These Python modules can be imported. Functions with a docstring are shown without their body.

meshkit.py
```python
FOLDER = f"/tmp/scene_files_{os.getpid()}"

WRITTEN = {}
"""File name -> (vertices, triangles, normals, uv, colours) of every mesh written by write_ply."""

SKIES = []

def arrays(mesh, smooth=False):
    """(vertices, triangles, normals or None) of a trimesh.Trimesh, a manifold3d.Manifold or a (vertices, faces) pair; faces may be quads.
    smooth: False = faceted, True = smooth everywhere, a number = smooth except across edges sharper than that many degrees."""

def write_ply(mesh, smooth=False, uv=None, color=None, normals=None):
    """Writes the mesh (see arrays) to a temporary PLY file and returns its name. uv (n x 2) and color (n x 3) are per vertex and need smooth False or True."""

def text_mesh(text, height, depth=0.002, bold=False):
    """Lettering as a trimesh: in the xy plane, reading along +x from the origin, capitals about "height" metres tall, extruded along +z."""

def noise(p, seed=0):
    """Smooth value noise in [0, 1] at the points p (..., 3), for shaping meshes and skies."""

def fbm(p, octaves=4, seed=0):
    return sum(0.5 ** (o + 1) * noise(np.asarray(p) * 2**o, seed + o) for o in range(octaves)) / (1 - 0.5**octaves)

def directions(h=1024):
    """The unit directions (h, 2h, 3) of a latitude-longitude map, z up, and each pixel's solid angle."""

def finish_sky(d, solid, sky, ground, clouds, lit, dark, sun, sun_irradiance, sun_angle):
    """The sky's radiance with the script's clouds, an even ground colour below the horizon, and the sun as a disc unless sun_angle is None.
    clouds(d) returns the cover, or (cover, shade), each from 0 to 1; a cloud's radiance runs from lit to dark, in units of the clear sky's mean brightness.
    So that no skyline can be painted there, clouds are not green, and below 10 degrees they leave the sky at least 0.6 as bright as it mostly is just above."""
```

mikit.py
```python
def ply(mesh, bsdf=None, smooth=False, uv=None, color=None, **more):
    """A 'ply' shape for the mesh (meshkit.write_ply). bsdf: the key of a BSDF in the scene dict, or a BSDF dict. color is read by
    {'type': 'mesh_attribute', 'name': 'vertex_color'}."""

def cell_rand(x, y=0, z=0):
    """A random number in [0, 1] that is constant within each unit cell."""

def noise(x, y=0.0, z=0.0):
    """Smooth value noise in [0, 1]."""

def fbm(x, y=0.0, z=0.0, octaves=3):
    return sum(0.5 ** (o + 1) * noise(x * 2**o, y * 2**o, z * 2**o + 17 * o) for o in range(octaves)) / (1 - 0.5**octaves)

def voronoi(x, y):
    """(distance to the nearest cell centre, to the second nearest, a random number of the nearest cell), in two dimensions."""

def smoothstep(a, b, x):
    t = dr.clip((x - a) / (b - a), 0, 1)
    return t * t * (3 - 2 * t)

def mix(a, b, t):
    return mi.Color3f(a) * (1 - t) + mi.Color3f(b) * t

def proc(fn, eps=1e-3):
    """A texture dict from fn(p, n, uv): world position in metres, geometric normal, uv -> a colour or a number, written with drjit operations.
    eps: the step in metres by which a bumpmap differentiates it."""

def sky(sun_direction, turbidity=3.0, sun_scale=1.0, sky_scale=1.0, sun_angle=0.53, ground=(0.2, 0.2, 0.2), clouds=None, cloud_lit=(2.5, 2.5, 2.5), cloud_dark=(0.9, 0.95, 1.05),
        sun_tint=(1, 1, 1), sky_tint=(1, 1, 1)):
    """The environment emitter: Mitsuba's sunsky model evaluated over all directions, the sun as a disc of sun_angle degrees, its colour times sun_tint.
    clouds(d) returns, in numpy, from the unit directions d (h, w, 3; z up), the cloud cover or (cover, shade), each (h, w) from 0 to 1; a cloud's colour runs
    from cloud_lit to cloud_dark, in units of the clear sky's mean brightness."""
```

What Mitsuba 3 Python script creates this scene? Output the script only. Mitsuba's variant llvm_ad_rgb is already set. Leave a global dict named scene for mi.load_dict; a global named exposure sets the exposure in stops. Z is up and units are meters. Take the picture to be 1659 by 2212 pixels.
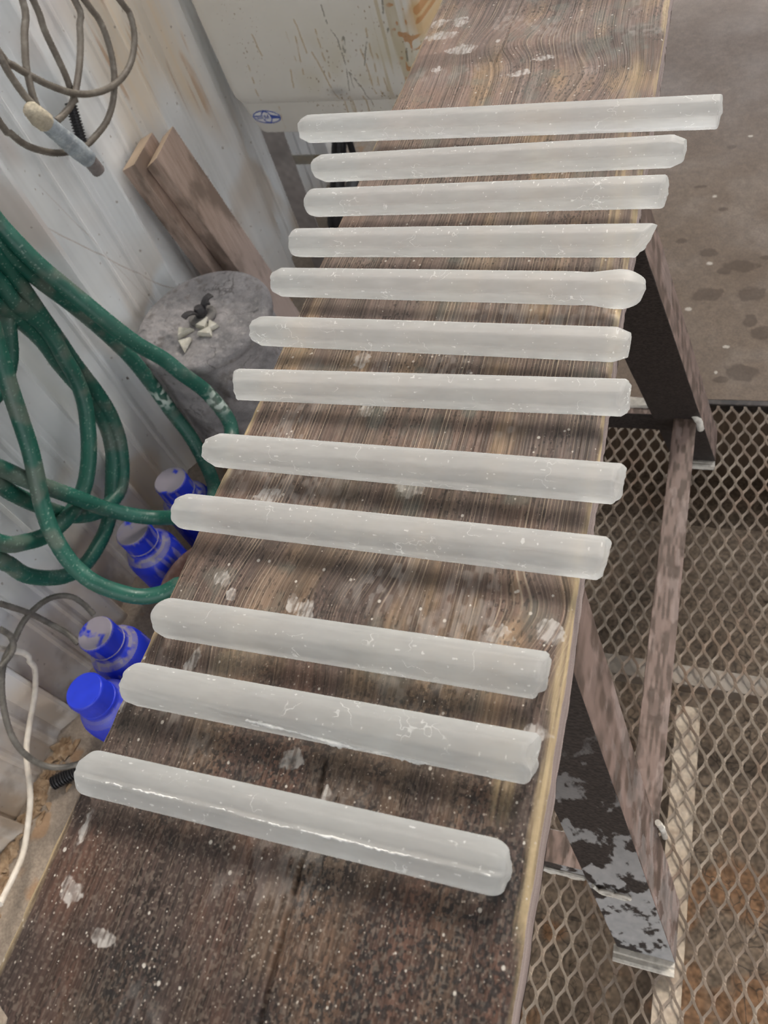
import math, random
import numpy as np, trimesh, mitsuba as mi, drjit as dr
import mikit, meshkit
from mikit import proc, noise, fbm, voronoi, cell_rand, smoothstep, mix
from shapely.geometry import Polygon, Point, box as sbox
from shapely import affinity
random.seed(7); rng = np.random.default_rng(7)
T = mi.ScalarTransform4f
scene, labels = {}, {}

SKY = 1.0
SUN, SUNS = (0.20, 0.68, 0.71), 0.30  # hazy sun beyond thin cloud
FY, DZ1 = 4.60, 1.9                   # front wall, its unseen door sized for the light from ahead
ROOF = (-0.8, 3.4, 1.5, 3.75)         # unseen roof opening, added for key light from ahead: x0, x1, y0, y1
ROOF2 = [(-0.2, 3.6, -2.4, 0.5)]      # a second one, added behind the camera for fill light
SIDE = (-1.8, 3.2, 3.1)               # unseen side door, added to light the left wall: y0, y1, top
BACK = (-0.7, 3.6, 2.9)               # unseen back door, added to light the tub face: x0, x1, top
FILM, ALPHA = 0.44, 0.22

# ------------------------------------------------------------------ camera, sky, lamps, exposure
EYE = np.array([0.0, 0.0, 1.19])
RIGHT = np.array([0.93231643, 0.2630583, -0.24812913])      # image right
DOWN = np.array([0.08521677, -0.82669489, -0.55627571])     # image down
FWD = np.array([-0.35146003, 0.49736897, -0.79308844])      # viewing direction
scene['camera'] = {
    'type': 'thinlens', 'fov': math.degrees(2 * math.atan(829.5 / 1651.05)), 'fov_axis': 'x',
    'aperture_radius': 0.0011, 'focus_distance': 0.62, 'near_clip': 0.02, 'far_clip': 60.0,
    'to_world': T().look_at(origin=EYE.tolist(), target=(EYE + FWD).tolist(), up=(-DOWN).tolist())}
exposure = 3.22
scene['sky'] = mikit.sky(SUN, turbidity=4.0, sun_scale=SUNS, sun_angle=14.0, sun_tint=(0.87, 0.96, 1.13), sky_tint=(0.97, 1.0, 1.04), sky_scale=SKY, ground=(0.30, 0.29, 0.27),
                         clouds=lambda d: 0.85 + 0.15 * meshkit.fbm(d * 3.0, 3), cloud_lit=(2.0, 2.0, 2.02), cloud_dark=(1.2, 1.22, 1.27))

# ------------------------------------------------------------------ helpers
def put(key, mesh, bsdf, smooth=False, label=None, category=None, group=None, kind=None):
    scene[key] = mikit.ply(mesh, bsdf, smooth)
    tag(key, label, category, group, kind)


def tag(key, label=None, category=None, group=None, kind=None):
    d = {k: v for k, v in dict(label=label, category=category, group=group, kind=kind).items() if v}
    if d:
        labels[key] = d


def join(*ms):
    return trimesh.util.concatenate(list(ms))


def box(size, at=(0, 0, 0), bevel=0.0, R=None):
    """Chamfered box."""
    h = np.array(size) / 2.0
    if bevel <= 0:
        m = trimesh.creation.box(size)
    else:
        pts = []
        for s in np.ndindex(2, 2, 2):
            s = np.array(s) * 2 - 1
            for k in range(3):
                q = s * (h - bevel); q[k] = s[k] * h[k]; pts.append(q)
        m = trimesh.convex.convex_hull(np.array(pts))
    if R is not None:
        M = np.eye(4); M[:3, :3] = R; m.apply_transform(M)
    m.apply_translation(at)
    return m


def spline(pts, step):
    P = np.array(pts, float)
    Q = np.vstack([2 * P[0] - P[1], P, 2 * P[-1] - P[-2]])
    out = []
    for i in range(1, len(Q) - 2):
        a, b, c, d = Q[i - 1:i + 3]
        n = max(2, int(np.linalg.norm(c - b) / step))
        for t in np.arange(n) / n:
            out.append(0.5 * (2 * b + (c - a) * t + (2 * a - 5 * b + 4 * c - d) * t * t + (3 * b - a - 3 * c + d) * t ** 3))
    out.append(P[-1])
    return np.array(out)


def sweep(P, radius, n=14):
    """Round tube along the points P; radius a number or one per point; closed by end caps."""
    P = np.asarray(P, float); r = np.broadcast_to(radius, len(P)).astype(float)
    t = np.gradient(P, axis=0); t /= np.linalg.norm(t, axis=1, keepdims=True)
    u = np.cross(t[0], [0.31, 0.2, 0.93]); u /= np.linalg.norm(u)
    V = []
    th = np.arange(n) / n * 2 * np.pi
    for i in range(len(P)):
        u = u - t[i] * (u @ t[i]); u /= np.linalg.norm(u)
        w = np.cross(t[i], u)
        V.append(P[i] + r[i] * (np.cos(th)[:, None] * u + np.sin(th)[:, None] * w))
    return loft(V)


def loft(rings):
    """Closed rings of equal length joined into a capped solid."""
    n, m = len(rings[0]), len(rings)
    V = np.vstack(list(rings) + [rings[0].mean(0)[None], rings[-1].mean(0)[None]])
    k = np.arange(n); k1 = (k + 1) % n; F = []
    for i in range(m - 1):
        a, b = i * n, (i + 1) * n
        F.append(np.stack([a + k, a + k1, b + k1], 1)); F.append(np.stack([a + k, b + k1, b + k], 1))
    F.append(np.stack([np.full(n, m * n), k1, k], 1))
    F.append(np.stack([np.full(n, m * n + 1), (m - 1) * n + k, (m - 1) * n + k1], 1))
    return trimesh.Trimesh(V, np.vstack(F), process=False)


def lathe(profile, at=(0, 0, 0), n=48):
    th = np.arange(n) / n * 2 * np.pi
    m = loft([np.stack([r * np.cos(th), r * np.sin(th), np.full(n, z)], 1) for r, z in profile])
    m.apply_translation(at)
    return m


def frame(axis, hint=(0, 0, 1)):
    """Rotation whose z column is the axis."""
    z = np.array(axis, float); z /= np.linalg.norm(z)
    x = np.cross(hint, z); x /= np.linalg.norm(x)
    return np.stack([x, np.cross(z, x), z], 1)


def along(poly, A, B, ex=None, ey=None):
    """A polygon (x, y) swept from A to B. ex, ey: the directions of its axes (a sheared prism if they are not square to AB)."""
    A, B = np.array(A, float), np.array(B, float)
    if ex is None:
        R = frame(B - A); ex, ey = R[:, 0], R[:, 1]
    m = trimesh.creation.extrude_polygon(poly, 1.0, engine='earcut')
    v = np.array(m.vertices)
    m.vertices = v[:, :1] * np.array(ex) + v[:, 1:2] * np.array(ey) + A + v[:, 2:] * (B - A)
    if m.volume < 0:
        m.invert()
    return m


def angle(w, t, w2=None):
    """Angle iron, its outer corner at the origin, flanges along -x and +y."""
    w2 = w2 or w
    p = Polygon([(0, 0), (0, w2), (-t, w2), (-t, t), (-w, t), (-w, 0)])
    return p.buffer(-t * 0.2, join_style=1).buffer(t * 0.2, quad_segs=3)


def rounded(cx, cy, hx, hy, r, n=8):
    """Rounded rectangle ring (x, y)."""
    out = []
    for k, (sx, sy) in enumerate(((1, 1), (-1, 1), (-1, -1), (1, -1))):
        for a in np.linspace(0, np.pi / 2, n):
            a += k * np.pi / 2
            out.append((cx + sx * (hx - r) + r * np.cos(a), cy + sy * (hy - r) + r * np.sin(a)))
    return np.array(out)


def rough(m, amp, freq, seed=0, edge=None):
    """Pushes the vertices along their normals by noise; edge: subdivides first."""
    if edge:
        m = trimesh.Trimesh(*trimesh.remesh.subdivide_to_size(m.vertices, m.faces, edge), process=False)
        m.merge_vertices()
    n = np.array(m.vertex_normals)
    m.vertices = m.vertices + n * ((meshkit.fbm(m.vertices * freq + 50, 3, seed) - 0.5) * 2 * amp)[:, None]
    return m


# ------------------------------------------------------------------ materials
def mat(key, color, rough_=0.6, bump=None, depth=1.0, eps=1e-3, **more):
    c = proc(color) if callable(color) else {'type': 'rgb', 'value': list(color)}
    r = proc(rough_) if callable(rough_) else float(rough_)
    b = {'type': 'principled', 'base_color': c, 'roughness': r, **more}
    if bump is not None:
        b = {'type': 'bumpmap', 'height': proc(bump, eps), 'scale': depth, 'inner': b}
    scene[key] = {'type': 'twosided', 'inner': b}


C3 = mi.Color3f


def spots(x, y, table, wob):
    """Sum of ragged blotches: rows of (x, y, rx, ry)."""
    m = mi.Float(0)
    for sx, sy, rx, ry in table:
        d = dr.sqrt(dr.square((x - sx) / rx) + dr.square((y - sy) / ry))
        m = dr.maximum(m, 1 - smoothstep(0.75, 1.05, d + wob))
    return m


# plank ------------------------------------------------
PX0, PX1, PZ, PT = -0.339, -0.051, 0.753, 0.040
KNOTS = [(-0.115, 0.845, -0.020, 0.045, 0.055), (-0.295, 0.185, 0.017, 0.060, 0.060), (-0.068, 0.212, -0.016, 0.030, 0.030),
         (-0.230, 0.930, 0.022, 0.050, 0.040), (-0.200, 0.190, 0.012, 0.040, 0.035), (-0.255, 0.52, 0.006, 0.05, 0.08)]
DABS = [(-0.236, 0.369, .007, .008), (-0.18, 0.296, .010, .007), (-0.292, 0.279, .009, .008), (-0.238, 0.195, .007, .009),
        (-0.226, 0.190, .006, .008), (-0.066, 0.199, .010, .008), (-0.095, 0.193, .008, .006), (-0.296, 0.140, .004, .011),
        (-0.061, 0.136, .009, .006), (-0.202, 0.092, .007, .007), (-0.312, -0.010, .007, .007), (-0.279, -0.026, .008, .004),
        (-0.327, 1.003, .014, .009), (-0.313, 0.970, .022, .009), (-0.238, 0.939, .003, .004), (-0.224, 0.382, .010, .012),
        (-0.175, 0.073, .004, .006), (-0.295, 0.998, .013, .010), (-0.301, 0.890, .006, .006), (-0.300, 0.205, .008, .006),
        (-0.288, 0.193, .005, .005), (-0.262, 0.305, .003, .003), (-0.322, 0.025, .003, .009), (-0.335, 0.106, .005, .010),
        (-0.28, 0.93, .02, .010), (-0.175, 0.885, .012, .006), (-0.256, 0.420, .006, .010), (-0.20, 0.86, .018, .007)]
CRACK = [(-0.1735, -0.10), (-0.1735, -0.039), (-0.1762, 0.02), (-0.1770, 0.054), (-0.1800, 0.085), (-0.1815, 0.105)]


def grain(p):
    x, y = p.x, p.y
    w = x + 0.014 * (noise(x * 7 + 3, y * 2.2) - 0.5) + 0.0016 * (noise(x * 60, y * 9, 5) - 0.5) + 0.0035 * (noise(x * 20, y * 5, 9) - 0.5)
    for kx, ky, a, sx, sy in KNOTS:
        w = w + a * dr.exp(-dr.square((x - kx) / sx) - dr.square((y - ky) / sy))
    return w


def grain_lines(p):
    w = grain(p)
    ph = w / 0.0027 + 1.5 * noise(w * 70, p.y * 1.4, 2)
    a = 0.5 + 0.5 * dr.sin(2 * math.pi * ph)
    thick = cell_rand(ph + 0.25, 3)                       # each ring line has its own strength
    wear = smoothstep(0.34, 0.62, fbm(p.x * 24, p.y * 12, 4, 4)) * smoothstep(0.25, 0.55, noise(w * 330, p.y * 16, 8))
    return w, smoothstep(0.80 - 0.25 * thick, 0.99, a) * (0.20 + 0.80 * wear) * (0.35 + 0.65 * thick) * (0.55 + 0.9 * noise(w * 900, p.y * 34, 6))


def plank_color(p, n, uv):
    x, y = p.x, p.y
    w, late = grain_lines(p)
    fib = noise(w * 1500, y * 22)
    fib2 = noise(w * 420, y * 6, 3)
    big = fbm(x * 9, y * 6, 7)
    near = smoothstep(0.24, 0.02, y + 0.16 * (big - 0.5) + 0.10 * (noise(x * 14, y * 9) - 0.5))
    far = smoothstep(0.25, 0.95, y)
    base = mix((0.128, 0.084, 0.066), (0.190, 0.128, 0.103), far)  # paler far end: some glare from ahead put into the colour
    base = mix(base, (0.046, 0.031, 0.027), near * 0.95)  # darker near end: wet wood plus painted camera shade
    base = mix(base, (0.125, 0.058, 0.036), 0.50 * smoothstep(0.50, 0.78, fbm(x * 24, y * 10, 1, 5)) * (0.25 + 0.75 * near))       # red-brown
    base = mix(base, (0.30, 0.205, 0.12), 0.70 * smoothstep(0.50, 0.72, fbm(x * 34 + 9, y * 12, 2, 5)) * (1 - 0.8 * near))         # bare tan
    base = mix(base, mix((0.118, 0.088, 0.080), (0.165, 0.125, 0.113), far), 0.6 * smoothstep(0.40, 0.65, fbm(x * 30 + 6, y * 15, 3, 4)) * (1 - near))
    base = base * (0.50 + 0.62 * fib2 + 0.45 * (fib - 0.5))
    pit = smoothstep(0.66, 0.80, noise(x * 760, y * 330, 4)) * smoothstep(0.40, 0.62, fbm(x * 34, y * 24, 14))
    base = base * (1 - 0.55 * pit)
    pale = mix((0.40, 0.32, 0.245), (0.15, 0.11, 0.085), near)
    base = mix(base, pale, late * (0.85 - 0.45 * near))
    # mildew speckle of the wet end
    mil = smoothstep(0.46, 0.60, fbm(x * 560, y * 430, 11, 3)) * smoothstep(0.38, 0.62, fbm(x * 24, y * 22, 5, 5))
    base = mix(base, (0.014, 0.012, 0.012), mil * (0.15 + 0.72 * near) * smoothstep(-0.335, -0.27, x))
    grit = smoothstep(0.58, 0.80, noise(x * 900, y * 620, 8))
    base = mix(base, (0.20, 0.165, 0.135), 0.28 * grit * near)
    # dark weathered smudges across the plank
    base = base * (1 - 0.38 * smoothstep(0.50, 0.74, fbm(x * 6 + 4, y * 20, 6, 5)) * (1 - 0.5 * near))
    base = mix(base, (0.13, 0.15, 0.13), 0.32 * smoothstep(0.60, 0.76, fbm(x * 40, y * 34, 21, 5)) * (1 - near))
    # worn tan arrises
    e = dr.minimum(x - PX0, (PX1 - x) * 1.3)
    worn = smoothstep(0.0075, 0.001, e + 0.020 * (fbm(x * 90, y * 16, 12, 4) - 0.38)) * (0.35 + 0.65 * noise(x * 900, y * 26))
    base = mix(base, (0.46, 0.36, 0.21), 0.80 * worn)
    strip = smoothstep(0.009, 0.004, dr.abs(PX1 - 0.018 - x + 0.01 * (noise(y * 9, 3) - 0.5))) * smoothstep(0.52, 0.68, noise(y * 9, 1, 4))
    base = mix(base, (0.40, 0.30, 0.17), 0.6 * strip * noise(w * 600, y * 8))
    # pale plaster dabs, smears and specks
    wob = 1.5 * (fbm(x * 110, y * 110, 30) - 0.5) + 0.5 * (noise(x * 600, y * 400) - 0.5)
    dab = spots(x, y, DABS, wob) * (0.35 + 0.65 * smoothstep(0.30, 0.60, noise(w * 700, y * 90, 13)))
    base = mix(base, (0.50, 0.48, 0.46), 0.62 * dab * (0.45 + 0.55 * smoothstep(0.25, 0.6, fbm(x * 240, y * 240, 3))))
    haze = smoothstep(0.58, 0.78, fbm(x * 17 + 2, y * 17, 17)) * smoothstep(0.35, 0.7, noise(x * 300, y * 160, 3))
    base = mix(base, (0.42, 0.39, 0.37), 0.22 * haze)
    d1, d2, r = voronoi(x * 170, y * 150)
    size = 0.002 + 0.27 * dr.maximum(0, (r - 0.84) / 0.16) ** 2.5
    speck = smoothstep(size, size * 0.5, d1) * smoothstep(0.84, 0.85, r)
    base = mix(base, (0.50, 0.47, 0.43), 0.75 * speck)
    d1, d2, r = voronoi(x * 420, y * 380)
    size = 0.002 + 0.34 * dr.maximum(0, (r - 0.76) / 0.24) ** 2
    base = mix(base, (0.40, 0.36, 0.32), 0.60 * smoothstep(size, size * 0.5, d1) * smoothstep(0.76, 0.77, r) * (0.35 + 0.65 * near))
    return base


def plank_bump(p, n, uv):
    w, late = grain_lines(p)
    near = smoothstep(0.24, 0.02, p.y)
    return 0.55 * late + 0.45 * noise(w * 700, p.y * 14) + (0.3 + 0.7 * near) * 0.8 * fbm(p.x * 260, p.y * 210, 3)


def plank_rough(p, n, uv):
    return 0.50 + 0.25 * fbm(p.x * 40, p.y * 40, 2)


mat('plank_wood', plank_color, plank_rough, plank_bump, 0.0011, 4e-4, specular=0.35)


def side_color(p, n, uv):
    s = noise(p.z * 420, p.y * 5) * 0.6 + noise(p.z * 1100, p.y * 14) * 0.4
    return mix((0.13, 0.10, 0.095), (0.36, 0.30, 0.28), s) * (0.75 + 0.5 * fbm(p.y * 9, p.z * 30))


mat('plank_side', side_color, 0.7, lambda p, n, uv: noise(p.z * 420, p.y * 5), 0.0008)


# wall --------------------------------------------------
def wall_color(p, n, uv):
    y, z = p.y, p.z
    st = noise(y * 75, z * 1.6) * 0.6 + noise(y * 240, z * 4) * 0.4
    base = mix((0.70, 0.735, 0.75), (0.78, 0.795, 0.80), fbm(y * 7, z * 3))
    tan = smoothstep(1.13, 1.24, y + 0.10 * (fbm(y * 5, z * 4, 2) - 0.5)) * smoothstep(0.40, 0.53, z + 0.22 * (noise(y * 9, 2) - 0.5)) * smoothstep(2.2, 0.9, z) * smoothstep(1.47, 1.40, y)
    base = mix(base, (0.62, 0.49, 0.33), 0.85 * tan * (0.45 + 0.55 * st))
    rust = smoothstep(0.56, 0.80, noise(y * 190 + 3, z * 6.2)) * smoothstep(0.55, 0.75, fbm(y * 30, z * 9, 4))
    base = mix(base, (0.42, 0.22, 0.08), 0.62 * rust * tan)
    pink = smoothstep(0.54, 0.70, fbm(y * 5.5 + 2, z * 3.2, 8)) * smoothstep(0.45, 0.62, z)
    base = mix(base, (0.62, 0.50, 0.44), 0.55 * pink)
    low = smoothstep(0.38, 0.03, z + 0.16 * (fbm(y * 7, z * 5, 3) - 0.5) + 0.16 * smoothstep(0.55, 1.1, y))
    base = mix(base, (0.42, 0.33, 0.23), 0.80 * low * (0.5 + 0.5 * st))
    mud = smoothstep(0.42, 0.66, fbm(y * 18, z * 15, 5, 5)) * smoothstep(0.26, 0.0, z) * smoothstep(0.8, 0.4, y)
    base = mix(base, (0.17, 0.115, 0.07), 0.62 * mud)
    tanl = smoothstep(0.56, 0.68, fbm(y * 6 + 7, z * 5 + 3, 6)) * smoothstep(0.5, 0.3, z)
    base = mix(base, (0.52, 0.40, 0.28), 0.5 * tanl)
    d1, d2, r = voronoi(y * 55, z * 40)
    sz = 0.002 + 0.16 * dr.maximum(0, (r - 0.62) / 0.38) ** 3
    base = mix(base, (0.20, 0.16, 0.12), 0.6 * smoothstep(sz, sz * 0.4, d1) * smoothstep(0.62, 0.64, r))
    scr = smoothstep(0.0022, 0.0008, dr.abs(y - 0.98 + 0.62 * (z - 0.42) + 0.004 * noise(z * 40))) * smoothstep(0.62, 0.55, z) * smoothstep(0.22, 0.3, z)
    scr2 = smoothstep(0.0016, 0.0006, dr.abs(y - 0.95 + 0.22 * (z - 0.5) + 0.05 * (z - 0.4) * (z - 0.4))) * smoothstep(0.66, 0.6, z)
    base = mix(base, (0.46, 0.40, 0.36), 0.6 * dr.maximum(scr, 0.6 * scr2))
    return base * (0.90 + 0.16 * st)


mat('wall_paint', wall_color, 0.42, lambda p, n, uv: fbm(p.y * 14, p.z * 5), 0.0022, 2e-3)


def dirt_mix(c1, c2, c3, f, amt=0.5, seed=0):
    def fn(p, n, uv):
        a = fbm(p.x * f, p.y * f, p.z * f + seed)
        b = noise(p.x * f * 9, p.y * f * 9, p.z * f * 9 + seed)
        c = mix(c1, c2, smoothstep(0.30, 0.70, a))
        return mix(c, c3, amt * smoothstep(0.45, 0.8, fbm(p.x * f * 2.3 + 5, p.y * f * 2.3, p.z * f * 2.3)) * (0.5 + 0.5 * b)) * (0.86 + 0.28 * b)
    return fn


FLOOR_SPOTS = [(0.025, 1.491, .020, .016), (0.092, 1.444, .036, .022), (0.060, 1.43, .018, .012), (0.027, 1.358, .034, .022), (0.116, 1.357, .030, .022),
               (0.100, 1.136, .036, .022), (0.066, 1.118, .014, .010), (0.139, 1.243, .030, .022), (0.114, 1.278, .014, .018), (0.059, 1.88, .012, .009),
               (-0.034, 1.536, .012, .010), (0.142, 1.47, .011, .009), (0.05, 1.64, .011, .008), (0.0, 1.73, .016, .006)]
FLOOR_PALE = [(0.03, 1.456, .006, .005), (-0.004, 1.314, .007, .006), (0.072, 1.205, .008, .005), (0.056, 1.135, .004, .005), (0.03, 1.69, .005, .004), (0.1, 1.92, .006, .004)]


def floor_color(p, n, uv):
    x, y = p.x, p.y
    base = mix((0.155, 0.110, 0.076), (0.215, 0.160, 0.116), fbm(x * 4, y * 4, 2))
    base = mix(base, (0.25, 0.20, 0.16), 0.5 * smoothstep(0.5, 0.75, fbm(x * 11, y * 11, 5)))
    base = mix(base, (0.135, 0.11, 0.10), smoothstep(1.5, 2.4, y) * 0.6)
    left = smoothstep(-0.45, -0.75, x)
    base = mix(base, (0.27, 0.23, 0.19), 0.75 * left)
    base = base * (0.82 + 0.36 * noise(x * 420, y * 420)) * (0.90 + 0.2 * noise(x * 90, y * 90))
    wob = 0.75 * (fbm(x * 70, y * 70, 3) - 0.5)
    base = mix(base, (0.075, 0.048, 0.030), 0.62 * spots(x, y, FLOOR_SPOTS, wob))
    base = mix(base, (0.62, 0.56, 0.48), 0.8 * spots(x, y, FLOOR_PALE, wob))
    rust = smoothstep(0.60, 0.75, fbm(x * 23, y * 23, 9)) * left
    return mix(base, (0.30, 0.17, 0.08), 0.6 * rust)


mat('concrete', floor_color, lambda p, n, uv: 0.50 + 0.3 * fbm(p.x * 9, p.y * 9), lambda p, n, uv: fbm(p.x * 120, p.y * 120), 0.0008)


def pit_color(p, n, uv):
    x, y = p.x, p.y
    base = mix((0.115, 0.086, 0.062), (0.245, 0.192, 0.145), fbm(x * 13, y * 13, 4))
    d1, d2, r = voronoi(x * 55 + 2 * noise(x * 40, y * 40), y * 48 + 2 * noise(x * 40, y * 40, 4))
    crack = smoothstep(0.10, 0.02, d2 - d1) * smoothstep(0.35, 0.6, fbm(x * 9, y * 9, 8))
    rust = smoothstep(0.55, 0.72, fbm(x * 17 + 4, y * 17, 6)) * smoothstep(0.55, 0.2, y)
    base = mix(base, (0.25, 0.125, 0.055), 0.65 * rust)
    base = mix(base, (0.05, 0.04, 0.032), 0.75 * crack)
    return base * (0.6 + 0.8 * noise(x * 240, y * 240))


mat('pit_mud', pit_color, 0.8, lambda p, n, uv: fbm(p.x * 60, p.y * 60, 1), 0.008)
mat('grate_steel', dirt_mix((0.34, 0.285, 0.23), (0.25, 0.20, 0.16), (0.23, 0.12, 0.068), 11, 0.5), 0.6, metallic=0.15)
mat('edge_steel', dirt_mix((0.040, 0.036, 0.034), (0.065, 0.055, 0.05), (0.16, 0.13, 0.11), 20, 0.5), 0.6)


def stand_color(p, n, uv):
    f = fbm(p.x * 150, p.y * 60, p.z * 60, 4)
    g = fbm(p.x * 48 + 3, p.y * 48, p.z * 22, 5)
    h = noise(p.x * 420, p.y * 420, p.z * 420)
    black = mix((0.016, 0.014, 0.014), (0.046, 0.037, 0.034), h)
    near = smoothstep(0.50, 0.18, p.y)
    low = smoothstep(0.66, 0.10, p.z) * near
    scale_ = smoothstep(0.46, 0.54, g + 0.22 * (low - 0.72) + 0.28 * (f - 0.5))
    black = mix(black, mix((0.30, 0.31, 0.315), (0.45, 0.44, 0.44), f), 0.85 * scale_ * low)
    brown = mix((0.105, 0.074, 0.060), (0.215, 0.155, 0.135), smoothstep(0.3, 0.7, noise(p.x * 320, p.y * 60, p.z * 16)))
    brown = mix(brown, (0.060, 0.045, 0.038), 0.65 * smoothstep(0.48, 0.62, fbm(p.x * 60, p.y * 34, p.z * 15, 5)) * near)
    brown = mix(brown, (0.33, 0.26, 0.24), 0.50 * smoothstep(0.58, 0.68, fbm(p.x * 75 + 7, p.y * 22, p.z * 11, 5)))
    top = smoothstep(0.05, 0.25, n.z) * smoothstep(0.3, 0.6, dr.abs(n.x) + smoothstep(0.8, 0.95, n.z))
    return mix(black, brown, top)  # black and brown split by normal: shaded and lit sides painted in


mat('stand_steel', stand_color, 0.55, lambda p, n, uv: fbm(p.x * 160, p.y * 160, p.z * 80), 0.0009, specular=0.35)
mat('pale_scale', dirt_mix((0.50, 0.47, 0.42), (0.62, 0.60, 0.55), (0.15, 0.13, 0.11), 45, 0.6), 0.7)


# other objects -----------------------------------------
TUB_LINES = [  # dark streaks: u, z of both ends, half width
    (0.292, 0.640, 0.291, 0.603, .0016), (0.291, 0.603, 0.303, 0.580, .0012), (0.303, 0.580, 0.304, 0.533, .0016), (0.304, 0.533, 0.297, 0.484, .0013), (0.306, 0.520, 0.309, 0.488, .0010),
    (0.308, 0.518, 0.326, 0.489, .0020), (0.326, 0.489, 0.333, 0.441, .0012), (0.316, 0.582, 0.310, 0.558, .0042), (0.364, 0.579, 0.356, 0.560, .0024), (0.356, 0.560, 0.343, 0.531, .0016),
    (0.410, 0.592, 0.403, 0.573, .0020), (0.437, 0.555, 0.433, 0.535, .0024), (0.415, 0.640, 0.410, 0.618, .0022)]
TUB_DRIPS = [(0.197, 0.600, 0.199, 0.545), (0.084, 0.553, 0.078, 0.470), (0.240, 0.560, 0.265, 0.465), (0.366, 0.595, 0.364, 0.470), (0.178, 0.530, 0.168, 0.468), (0.215, 0.59, 0.205, 0.52), (0.262, 0.60, 0.262, 0.51),
             (0.225, 0.62, 0.228, 0.56), (0.345, 0.56, 0.352, 0.475), (0.32, 0.47, 0.318, 0.40), (0.29, 0.47, 0.287, 0.41), (0.272, 0.47, 0.268, 0.40), (0.12, 0.60, 0.125, 0.56), (0.375, 0.55, 0.38, 0.48), (0.11, 0.45, 0.098, 0.39)]


def seg(u, z, a):
    dx, dz = a[2] - a[0], a[3] - a[1]
    t = dr.clip(((u - a[0]) * dx + (z - a[1]) * dz) / (dx * dx + dz * dz), 0, 1)
    return dr.sqrt(dr.square(u - a[0] - t * dx) + dr.square(z - a[1] - t * dz))


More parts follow.
